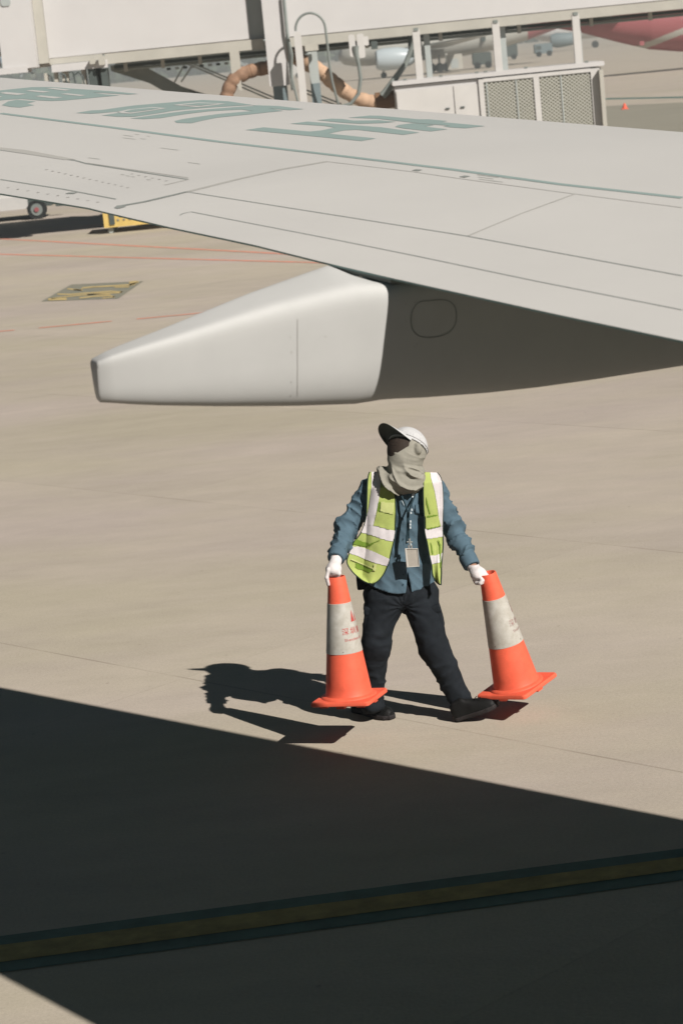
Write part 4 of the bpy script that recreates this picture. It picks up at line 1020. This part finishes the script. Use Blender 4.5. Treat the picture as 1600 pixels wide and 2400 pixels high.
# ---- trousers
def trouser(P):
    P = P.astype(float); x, y, z = P[..., 0], P[..., 1], P[..., 2]
    hp = ell(P, J(938, 1388, .02), np.eye(3), (.178, .112, .11))
    def leg(h, k, a, r0, r1, r2, s_):
        kk = cap(P, h, k, r0, r1)+folds(P, h, k, .008, 12., s_); bb = cap(P, k, a, r1-.002, r2)+folds(P, k, a, .010, 17., s_+1)
        return smin(kk, bb, .035)
    aL = anL+(anL-knL)*.10; aR = anR+(anR-knR)*.13
    dl = leg(hipL, knL, aL, .098, .080, .060, 5.); dr = leg(hipR, knR, aR, .098, .082, .063, 8.)
    # hems bunching on the shoe
    dl = smin(dl, ell(P, aL+np.array([.005, -.01, -.0]), np.eye(3), (.066, .070, .035)), .02)
    uR = (knR-aR)/np.linalg.norm(knR-aR)
    dr = np.maximum(dr, -((P-(aR+uR*-.035)) @ uR)); dl = np.maximum(dl, (aL[2]-.035)-z)
    d = smin(smin(dl, dr, .02), hp, .06)
    d += noise(P, 18.)*.004+noise(P+5, 45.)*.0015
    # knee creases on the straight leg
    q = P-J(895, 1505, -.13); d += .006*np.sin(q[..., 2]*95+noise(P, 12)*2)*np.exp(-(q**2).sum(-1)/.0030)
    # creases radiating from the crotch
    q = P-J(945, 1425, -.10); an = np.arctan2(-q[..., 2], q[..., 0]); d += .004*np.sin(an*15+noise(P, 8)*3)*np.exp(-(q**2).sum(-1)/.018)*(y < YP)
    return np.maximum(d, z-J(940, 1352, 0)[2])
tr_o = sdfmesh('trousers', trouser, (-.02, 12.2, .02), (.78, 12.85, .86), .0062, M['trouser'], pers)
# cargo pockets on the outer thighs
def boxsdf(P, c, ax, hs, r): q = np.abs((P-c) @ np.array(ax).T)-np.array(hs)+r; return np.sqrt((np.maximum(q, 0)**2).sum(-1))+np.minimum(q.max(-1), 0)-r
for (c, top_, bot_) in ((J(862, 1455, -.01), J(864, 1425, 0), J(858, 1490, 0)), (J(1026, 1448, -.03), J(1018, 1420, 0), J(1034, 1478, 0))):
    u_ = (top_-bot_)/np.linalg.norm(top_-bot_); n_ = np.cross(u_, [0, 1, 0]); n_ /= np.linalg.norm(n_); t_ = np.cross(n_, u_)
    ax = [n_, t_, u_]
    sdfmesh('cargo_pocket', lambda P: boxsdf(P, c, ax, (.022, .065, .075), .012)+noise(P, 30)*.002, c-.12, c+.12, .006, M['trouser'], tr_o)
    sdfmesh('pocket_flap', lambda P, c=c+u_*.065: boxsdf(P, c, ax, (.029, .070, .024), .010)+noise(P, 30)*.002, c-.12, c+.14, .006, M['trouser'], tr_o)

# ---- shoes
def shoe(name, heel, toe, up, parent=pers):
    heel = np.array(heel); toe = np.array(toe); f_ = toe-heel; L_ = np.linalg.norm(f_); f_ /= L_; up = np.array(up); up = up-f_*(up @ f_); up /= np.linalg.norm(up); s_ = np.cross(f_, up); ax = [f_, s_, up]
    def up_sdf(P):
        q = (P-heel) @ np.array(ax).T; x, y, z = q[..., 0], q[..., 1], q[..., 2]; t = np.clip(x/L_, 0, 1)
        w_ = np.interp(t, [0, .1, .3, .6, .8, .93, 1], [.026, .036, .036, .048, .050, .040, .022]); h_ = np.interp(t, [0, .1, .28, .5, .75, .95, 1], [.075, .095, .105, .075, .055, .045, .03])
        k = np.sqrt((y/w_)**2+((z-.012)/h_)**2); d = (k-1)*np.minimum(w_, h_); d = np.maximum(d, np.maximum(-x, x-L_)); d = np.maximum(d, .012-z)
        return d+noise(P, 40)*.0015
    def sole_sdf(P):
        q = (P-heel) @ np.array(ax).T; x, y, z = q[..., 0], q[..., 1], q[..., 2]; t = np.clip(x/L_, 0, 1)
        w_ = np.interp(t, [0, .06, .3, .6, .8, .93, 1], [.020, .036, .037, .050, .053, .042, .020]); 
        d = np.abs(y)-w_; d = np.maximum(d, np.maximum(-x-.002, x-L_-.004)); d = smin(d, d, .01); return np.maximum(np.maximum(d, -z), z-.024)
    b_ = min(0, 0); lo = np.minimum(heel, toe)-.11; hi = np.maximum(heel, toe)+.12
    u_ = sdfmesh(name, up_sdf, lo, hi, .0055, M['shoe'], parent); sdfmesh('sole', sole_sdf, lo, hi, .005, M['sole'], u_)
    return u_, heel, f_, s_, up, L_
g1 = gnd(893, 1686); g1h = gnd(838, 1676)
sL = shoe('shoe', hl+[0, 0, .001], tl+[0, 0, .004], (0, 0, 1))
for k in range(3):
    c = sL[1]+sL[2]*(.155+k*.020)+sL[4]*(.082-k*.010); MB().tube([c-sL[3]*.022+sL[2]*.004, c+sL[4]*.004, c+sL[3]*.022], .0028, 6).build('lace', M['lace'], sL[0], True)
sR = shoe('shoe', hr+[0, 0, .004], tr_, (-.25, -.1, 1))
for k in range(3):
    c = sR[1]+sR[2]*(.155+k*.020)+sR[4]*(.082-k*.010); MB().tube([c-sR[3]*.022+sR[2]*.004, c+sR[4]*.004, c+sR[3]*.022], .0024, 6).build('lace', M['shoe'], sR[0], True)

# ---- gloves, five fingers each
def hand(P, wr, palm, pw, fingers, r=.0105):
    d = smin(cap(P, wr, palm, .031, .034), pw(P), .02)
    df = None
    for chain, rr in fingers:
        g_ = None
        for a, b_ in zip(chain[:-1], chain[1:]):
            c_ = cap(P, a, b_, rr, rr*.92); g_ = c_ if g_ is None else smin(g_, c_, .004)
        df = g_ if df is None else np.minimum(df, g_)
    d = smin(d, df, .008)
    return d+noise(P, 70.)*.0012
dL = -.35
hw = wrL+(elL-wrL)*.06
palm = J(782, 1336, dL); 
kn = [J(769, 1335, dL-.035), J(771, 1341, dL-.012), J(774, 1344, dL+.012), J(778, 1345, dL+.034)]
fings = []
for i, k_ in enumerate(kn):
    L1 = [.048, .052, .048, .040][i]; o_ = dL-.035+i*.023
    mid = J(765.5+i*.8, 1354, o_-.006); tip = J(769.5+i*1.6, 1373-(abs(i-1))*3, o_+.004)
    fings.append(([k_, mid, tip], .0105))
fings.append(([J(790, 1334, dL-.03), J(794, 1344, dL-.03), J(789, 1357, dL-.012)], .012))
fL = lambda P: hand(P, hw, palm, lambda P: ell(P, J(781, 1334, dL), np.eye(3), (.040, .050, .036)), fings)
sdfmesh('glove', fL, np.array(J(745, 1385, dL-.10))-[0, 0, .02], np.array(J(812, 1300, dL+.16))+[0, 0, .02], .0038, M['glove'], pers)
dR = -.15
hw2 = wrR+(elR-wrR)*.08; palm2 = J(1122, 1346, dR)
fg = []
for i, (kx, ky, dy) in enumerate([(1112, 1351, .03), (1114, 1355, .01), (1117, 1358, -.012), (1122, 1360, -.030)]):
    k_ = J(kx, ky, dR+dy)
    if i < 3: fg.append(([k_, J(kx-1, ky+9, dR+dy-.018), J(kx+8, ky+9, dR+dy-.045), J(kx+13, ky+2, dR+dy-.045)], .0105))
    else: fg.append(([k_, J(1128, 1366, dR-.05), J(1138, 1362, dR-.045)], .0105))
fg.append(([J(1128, 1342, dR-.02), J(1136, 1347, dR-.02), J(1143, 1352, dR+.005)], .0135))
fg.append(([J(1120, 1352, dR-.035), J(1127, 1357, dR-.05), J(1136, 1361, dR-.05)], .0105))
fR = lambda P: hand(P, hw2, palm2, lambda P: ell(P, J(1121, 1347, dR), np.eye(3), (.044, .046, .036)), fg)
sdfmesh('glove', fR, np.array(J(1088, 1385, dR-.12))-[0, 0, .02], np.array(J(1155, 1318, dR+.14))+[0, 0, .02], .0038, M['glove'], pers)

# ---- neck gaiter
gc = J(978, 1080, -.05)
def gaiter(P):
    P = P.astype(float)
    q = (P-HC) @ AX.T
    face = np.maximum(ell(P, HC+ud*.015, AX, (.112, .090, .118)), q[..., 2]-.085)
    face = smin(face, ell(P, HC+fd*.030-ud*.055, AX, (.082, .072, .078)), .03)
    nk = cap(P, J(954, 1085, .0), J(943, 1122, -.02), .080, .112)
    nk = smin(nk, ell(P, J(938, 1128, -.045), np.eye(3), (.128, .098, .070)), .04)
    nk = smin(nk, ell(P, J(897, 1106, -.01), np.eye(3), (.036, .05, .040)), .03)
    d = smin(face, nk, .035)
    # draped creases: arcs round the ear side
    v = P-gc; rr = np.sqrt(v[..., 0]**2+v[..., 2]**2)+noise(P, 11.)*.012+noise(P, 25.)*.004
    low = np.clip((HC[2]-.035-P[..., 2])*14, 0, 1)
    sharp_ = (1-np.abs(np.sin(rr*44)))**2.5
    d = d+(.006-.017*sharp_)*low*np.clip((gc[0]+.06-P[..., 0])*9, .15, 1)
    d = d+.017*ridge(P, np.array([.6, .2, .75]), 22., .30, .3, 4.)*np.clip(low+.25, 0, 1)
    # knot and loose fold behind the ear
    d = smin(d, ell(P, J(978, 1052, -.07), np.eye(3), (.022, .022, .036))+noise(P, 60)*.003, .01)
    d = np.maximum(d, -(P[..., 2]-J(940, 1163, -.13)[2]))
    # the face opening, from nose to brow
    op = np.maximum(np.maximum(.03-q[..., 0], np.abs(q[..., 1])-.062), np.maximum(-.006-q[..., 2], q[..., 2]-.045))
    d = np.maximum(d, -op)
    d = np.maximum(d, -np.maximum(headsdf(P)-.002, -.02-q[..., 2])*0-1)
    return d
sdfmesh('neck_gaiter', gaiter, HC+np.array([-.28, -.26, -.36]), HC+np.array([.24, .24, .16]), .0047, M['gaiter'], pers)

# ---- dark wrap glasses under the visor
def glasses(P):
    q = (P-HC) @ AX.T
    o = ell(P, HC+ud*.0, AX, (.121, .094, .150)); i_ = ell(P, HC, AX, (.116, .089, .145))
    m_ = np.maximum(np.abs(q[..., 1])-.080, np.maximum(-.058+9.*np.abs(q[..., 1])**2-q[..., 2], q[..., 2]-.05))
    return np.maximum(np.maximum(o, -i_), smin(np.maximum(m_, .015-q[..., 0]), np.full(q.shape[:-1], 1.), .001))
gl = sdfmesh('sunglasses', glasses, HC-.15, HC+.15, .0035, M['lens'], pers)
# ---- cap
cu = ud*.95-fd*.30; cu /= np.linalg.norm(cu); cf = np.cross(sd, cu); cf = -cf if cf @ fd < 0 else cf; CA = np.array([cf, sd, cu])
C0 = HC+ud*.030-fd*.004
def capf(P):
    q = (P-C0) @ CA.T; o = ell(P, C0, CA, (.116, .098, .104)); i_ = ell(P, C0, CA, (.111, .093, .099))
    d = np.maximum(np.maximum(o, -i_), -.004-q[..., 2]); an = np.arctan2(q[..., 1], q[..., 0])
    return d
cap_o = sdfmesh('cap', capf, C0-.16, C0+.17, .0042, M['cap'], pers)
# visor
NA, NR = 22, 12; V_ = []
BL = .092
for lay in (0, 1):
    for j in range(NR+1):
        r_ = j/NR
        for i in range(NA+1):
            a = (i/NA-.5)*2; an = a*1.08
            base = cf*.116*math.cos(an)+sd*.097*math.sin(an)
            ln = BL*(1-abs(a)**3.2)+.002; 
            p = base+cf*ln*r_ +sd*a*.006*r_; y_ = p @ sd
            p = C0+p+cu*(.006+.050*r_*.9-.030*r_*r_ - 5.2*y_*y_*(.25+.75*r_)*.9 - .0028*lay)
            V_.append(p)
n_ = (NR+1)*(NA+1); Fv = []; ix = []
for lay in (0, 1):
    for j in range(NR):
        for i in range(NA):
            q = [lay*n_+j*(NA+1)+i, lay*n_+j*(NA+1)+i+1, lay*n_+(j+1)*(NA+1)+i+1, lay*n_+(j+1)*(NA+1)+i]; Fv.append(q if lay == 0 else q[::-1]); ix.append(lay)
for i in range(NA): a = NR*(NA+1)+i; Fv.append([a, a+1, n_+a+1, n_+a]); ix.append(1)
mesh('visor', V_, Fv, [M['cap'], M['cap_under']], cap_o, True, ix)
MB().tube([C0+cu*.101, C0+cu*.108], [.009, .006], 10).build('cap_button', M['cap'], cap_o, True)
band = []
for k in range(41):
    an = 2*math.pi*k/40; band.append(C0+cf*.1185*math.cos(an)+sd*.0995*math.sin(an)+cu*.012)
MB().tube(band, .0022, 6, False).build('cap_band', M['cap'], cap_o, True)

# ---- vest panels
def torso_depth(x, y):    # smooth front depth of the chest at an image point
    p = J(x, y); a = J(950, 1120); b = J(932, 1385); t = (a[2]-p[2])/(a[2]-b[2]); xc = a[0]+(b[0]-a[0])*t
    rx = np.interp(t, [-.1, .08, .3, .62, 1], [.17, .21, .225, .22, .24]); ry = np.interp(t, [-.1, 0, .06, .3, .62, 1], [.03, .080, .120, .150, .156, .172])
    u_ = min(.88, abs(p[0]-xc)/rx); return .02-ry*(1-u_**3)**(1/3)
def panel(name, rowsL, rowsR, NX, NY, flare, mats, polys, edge_px):
    yl = np.linspace(0, len(rowsL)-1, NY+1); L_ = np.array(rowsL, float); R_ = np.array(rowsR, float)
    def cat(A_, t):
        i = int(min(max(math.floor(t), 0), len(A_)-2)); f = t-i; p0, p1, p2, p3 = A_[max(i-1, 0)], A_[i], A_[i+1], A_[min(i+2, len(A_)-1)]
        return .5*((2*p1)+(-p0+p2)*f+(2*p0-5*p1+4*p2-p3)*f*f+(-p0+3*p1-3*p2+p3)*f**3)
    G = []; PX = []
    for j, t in enumerate(yl):
        l, r = cat(L_, t), cat(R_, t)
        for i in range(NX+1):
            s_ = i/NX; q = l*(1-s_)+r*s_; d = torso_depth(q[0], q[1])+flare(q[0], q[1], s_, t/(len(rowsL)-1))
            G.append(J(q[0], q[1], d)); PX.append(q)
    G = np.array(G); PX = np.array(PX)
    nn = noise(G*np.array([1, 1, .4]), 15.)*.010+noise(G*np.array([1, 1, .5])+4, 40.)*.0015; G[:, 1] += nn
    fc = [(j*(NX+1)+i, j*(NX+1)+i+1, (j+1)*(NX+1)+i+1, (j+1)*(NX+1)+i) for j in range(NY) for i in range(NX)]
    cen = PX[np.array(fc)].mean(1)
    o = mesh(name, G, fc, mats, pers, True)
    md = o.modifiers.new('thickness', 'SOLIDIFY'); md.thickness = .003; md.offset = 1
    out = {}
    for nm, m, plist, off in polys:
        for poly in plist:
            sel = inpoly(cen[:, 0], cen[:, 1], poly)
            ff = [fc[k] for k in np.nonzero(sel)[0]]
            if not ff: continue
            used = sorted({v for f in ff for v in f}); mp_ = {v: k for k, v in enumerate(used)}
            V2 = G[used]+np.array([0, -off, off*.15])
            q = mesh(nm, V2, [[mp_[v] for v in f] for f in ff], m, o, True)
    # dark piping around the edge
    def edge(idx, nm='edge_piping'):
        MB().tube([tuple(G[k]) for k in idx], .0036, 6).build(nm, M['piping'], o, True)
    W_ = NX+1
    edge([j*W_ for j in range(0, NY+1, 3)]); edge([j*W_+NX for j in range(0, NY+1, 3)]+[NY*W_+NX]); edge([NY*W_+i for i in range(0, NX+1, 2)])
    return o, G, PX
RL = [(866, 1106), (862, 1120), (860, 1150), (859, 1185), (857, 1215), (846, 1247), (828, 1273), (817, 1299), (813, 1319), (826, 1341), (848, 1360), (862, 1367)]
RR = [(886, 1105), (894, 1126), (922, 1150), (927, 1187), (926, 1227), (924, 1258), (917, 1290), (911, 1315), (903, 1338), (893, 1354), (882, 1364), (872, 1368)]
def flareL(x, y, s_, t):
    k = max(0, (t-.38)/.62); return -.05*k*(1-s_)**1.2-.022*k+.016*math.sin(s_*9+t*5)*k*(1-s_)
Z8 = lambda L: [(800+u/8.4, 1120+v/8.4) for u, v in L]
polysL = [
    ('reflective_strip', M['reflective'], [Z8([(590, -140), (790, -140), (770, 60), (735, 430), (640, 880), (630, 935), (450, 935), (500, 740), (540, 560), (590, 180)]),
                                           Z8([(380, 930), (620, 925), (940, 1020), (1060, 1045), (1010, 1252), (780, 1195), (640, 1140), (380, 1065)]),
                                           Z8([(150, 1335), (420, 1365), (640, 1450), (960, 1600), (890, 1735), (640, 1665), (440, 1590), (330, 1540), (150, 1480)])], .003),
    ('pocket', M['lime_pale'], [Z8([(775, 470), (1040, 500), (1010, 720), (760, 660)])], .009),
    ('pocket', M['lime'], [Z8([(700, 660), (1000, 730), (940, 1020), (630, 930)])], .006),
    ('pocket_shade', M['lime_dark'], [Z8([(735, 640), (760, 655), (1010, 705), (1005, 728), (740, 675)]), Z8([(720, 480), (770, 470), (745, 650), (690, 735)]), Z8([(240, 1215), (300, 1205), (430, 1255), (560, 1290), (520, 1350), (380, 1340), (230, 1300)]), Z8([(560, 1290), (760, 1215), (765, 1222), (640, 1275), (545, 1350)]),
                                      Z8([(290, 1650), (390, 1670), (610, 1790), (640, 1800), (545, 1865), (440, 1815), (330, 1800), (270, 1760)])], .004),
    ('pocket_seam', M['lime_pale'], [Z8([(190, 1595), (210, 1590), (620, 1765), (620, 1795), (190, 1615)]), Z8([(640, 1680), (690, 1690), (670, 1830), (615, 1820)])], .008)]
panel('vest_front_panel', RL, RR, 84, 190, flareL, [M['lime']], polysL, 3)
Z7 = lambda L: [(920+u/7.84, 1120+v/7.84) for u, v in L]
QL = [(994, 1106), (992, 1124), (991, 1150), (992, 1185), (994, 1215), (995, 1245), (1001, 1275), (1006, 1303), (1011, 1325), (1013, 1345), (1020, 1362), (1028, 1369)]
QR = [(1024, 1108), (1033, 1122), (1037, 1150), (1038, 1185), (1037, 1215), (1037, 1245), (1038, 1275), (1036, 1303), (1034, 1325), (1034, 1345), (1033, 1362), (1033, 1370)]
def flareR(x, y, s_, t):
    k = max(0, (t-.45)/.55); return -.050*k*s_-.035*k+.012*math.sin(s_*8)*k
polysR = [
    ('reflective_strip', M['reflective'], [Z7([(680, -150), (880, -150), (925, 150), (930, 560), (915, 900), (860, 880), (830, 600), (770, 250), (700, 0)]),
                                           Z7([(560, 930), (640, 945), (920, 880), (925, 1075), (780, 1100), (560, 1125)]), Z7([(660, 1420), (760, 1430), (930, 1370), (920, 1540), (760, 1570), (690, 1600)])], .003),
    ('pocket', M['lime'], [Z7([(600, 690), (830, 680), (880, 880), (640, 940), (610, 930)])], .006),
    ('pocket_seam', M['lime_dark'], [Z7([(620, 700), (820, 670), (825, 690), (640, 735), (620, 735)]), Z7([(630, 925), (880, 880), (880, 892), (640, 948)]), Z7([(820, 1130), (850, 1160), (890, 1250), (860, 1255)])], .0075),
    ('pocket_seam', M['lime_dark'], [Z7([(610, 330), (640, 450), (690, 660), (670, 660), (620, 480)]), Z7([(690, 1170), (720, 1250), (740, 1400), (720, 1400)]), Z7([(850, 1260), (880, 1260), (890, 1640), (870, 1640)])], .004)]
panel('vest_front_panel', QL, QR, 54, 190, flareR, [M['lime']], polysR, 3)
# back panel and shoulders of the vest, wrapping behind
gb = []; NXb, NYb = 30, 36
for j in range(NYb+1):
    t = j/NYb
    pL = np.array([862+(842-862)*t-8*max(0, t-.5), 1110+(1360-1110)*t]); pR = np.array([1031+(1020-1031)*t, 1114+(1362-1114)*t])
    for i in range(NXb+1):
        s_ = i/NXb; q = pL*(1-s_)+pR*s_; bul = math.sin(math.pi*s_)**.5
        gb.append(J(q[0], q[1], .03+.125*bul*min(1, .35+t*3)))
mesh('vest_back_panel', gb, [(j*(NXb+1)+i, j*(NXb+1)+i+1, (j+1)*(NXb+1)+i+1, (j+1)*(NXb+1)+i) for j in range(NYb) for i in range(NXb)], M['lime'], pers, True)
sdfmesh('waist_pouch', lambda P: boxsdf(P, J(848, 1364, .05), np.eye(3), (.030, .05, .035), .008), J(848, 1364, .05)-.08, J(848, 1364, .05)+.08, .006, M['trouser'], pers)

# ---- lanyard and badge
bp_ = [J(949, 1286, -.19), J(978, 1286, -.19), J(982, 1327, -.185), J(953, 1329, -.185)]
cb_ = sum(bp_)/4; 
bd = MB(); th = np.array([0, .006, 0]); bd.add([*bp_, *[p+th for p in bp_]], [(0, 1, 2, 3), (7, 6, 5, 4), (0, 4, 5, 1), (1, 5, 6, 2), (2, 6, 7, 3), (3, 7, 4, 0)])
bdg = bd.build('badge', M['badge'], pers)
MB().tube([*[p-th*.3 for p in bp_], bp_[0]-th*.3, bp_[1]-th*.3], .0022, 6).build('badge_rim', M['badge_rim'], bdg)
MB().add([p-th*.2 for p in [J(949, 1286, -.192), J(952, 1286, -.192), J(957, 1327, -.188), J(953, 1329, -.188)]], [(0, 1, 2, 3)]).build('badge_fold', M['badge_rim'], bdg)
def lan(pts, r, m, nm): return MB().tube([tuple(p) for p in pts], r, 6).build(nm, m, pers, True)
lan([J(940, 1160, -.11), J(948, 1180, -.135), J(955, 1200, -.15), J(954, 1240, -.165), J(952, 1275, -.18)], .006, M['lanyard'], 'lanyard')
lan([J(972, 1160, -.11), J(964, 1180, -.135), J(957, 1200, -.152), J(957, 1240, -.168), J(958, 1272, -.182)], .005, M['lanyard'], 'lanyard')
for (x, y) in ((961, 1180), (959, 1187), (958, 1207), (957.5, 1214), (957.5, 1221), (958, 1256), (959, 1262)):
    MB().box(*(J(x, y, 0)[0]+np.array([-.004, .004])), YP-.185, YP-.176, *(J(x, y, 0)[2]+np.array([-.005, .005]))).build('lanyard_mark', M['pale_trim'], pers)
lan([J(959, 1262, -.185), J(960, 1278, -.19)], .006, M['steel'], 'badge_clip'); lan([J(953, 1270, -.188), J(966, 1270, -.188)], .003, M['steel'], 'badge_clip')
lan([J(957, 1278, -.19), J(958, 1287, -.19)], .004, M['steel'], 'badge_clip'); lan([J(964, 1278, -.19), J(964, 1287, -.19)], .004, M['steel'], 'badge_clip')

# rows of small fasteners on the wing
for (a, b_, n_) in (((110, 398), (300, 440), 14), ((310, 408), (390, 424), 6), ((20, 440), (230, 474), 10)):
    for k in range(n_):
        t = k/(n_-1); p = wing_at(a[0]+(b_[0]-a[0])*t, a[1]+(b_[1]-a[1])*t, 0)
        if p is not None: p = snap(p, .0012); MB().add([p+(FWD*math.cos(q)+OUT*math.sin(q))*.007 for q in np.linspace(0, 2*math.pi, 7)[:-1]], [tuple(range(6))]).build('rivet', M['rivet'], wing)

# ------------------------------------------------------------------ haze
hz = bpy.data.materials.new('haze_air'); hz.use_nodes = True; hn = hz.node_tree.nodes; hn.remove(hn['Principled BSDF'])
pv = hn.new('ShaderNodeVolumePrincipled'); pv.inputs['Color'].default_value = (.93, .97, .93, 1); pv.inputs['Density'].default_value = .0010; pv.inputs['Anisotropy'].default_value = .1
hz.node_tree.links.new(pv.outputs[0], hn['Material Output'].inputs['Volume'])
tag(MB().box(-3600, 3600, -80, 5100, -1, 19).build('haze', hz), kind='stuff')
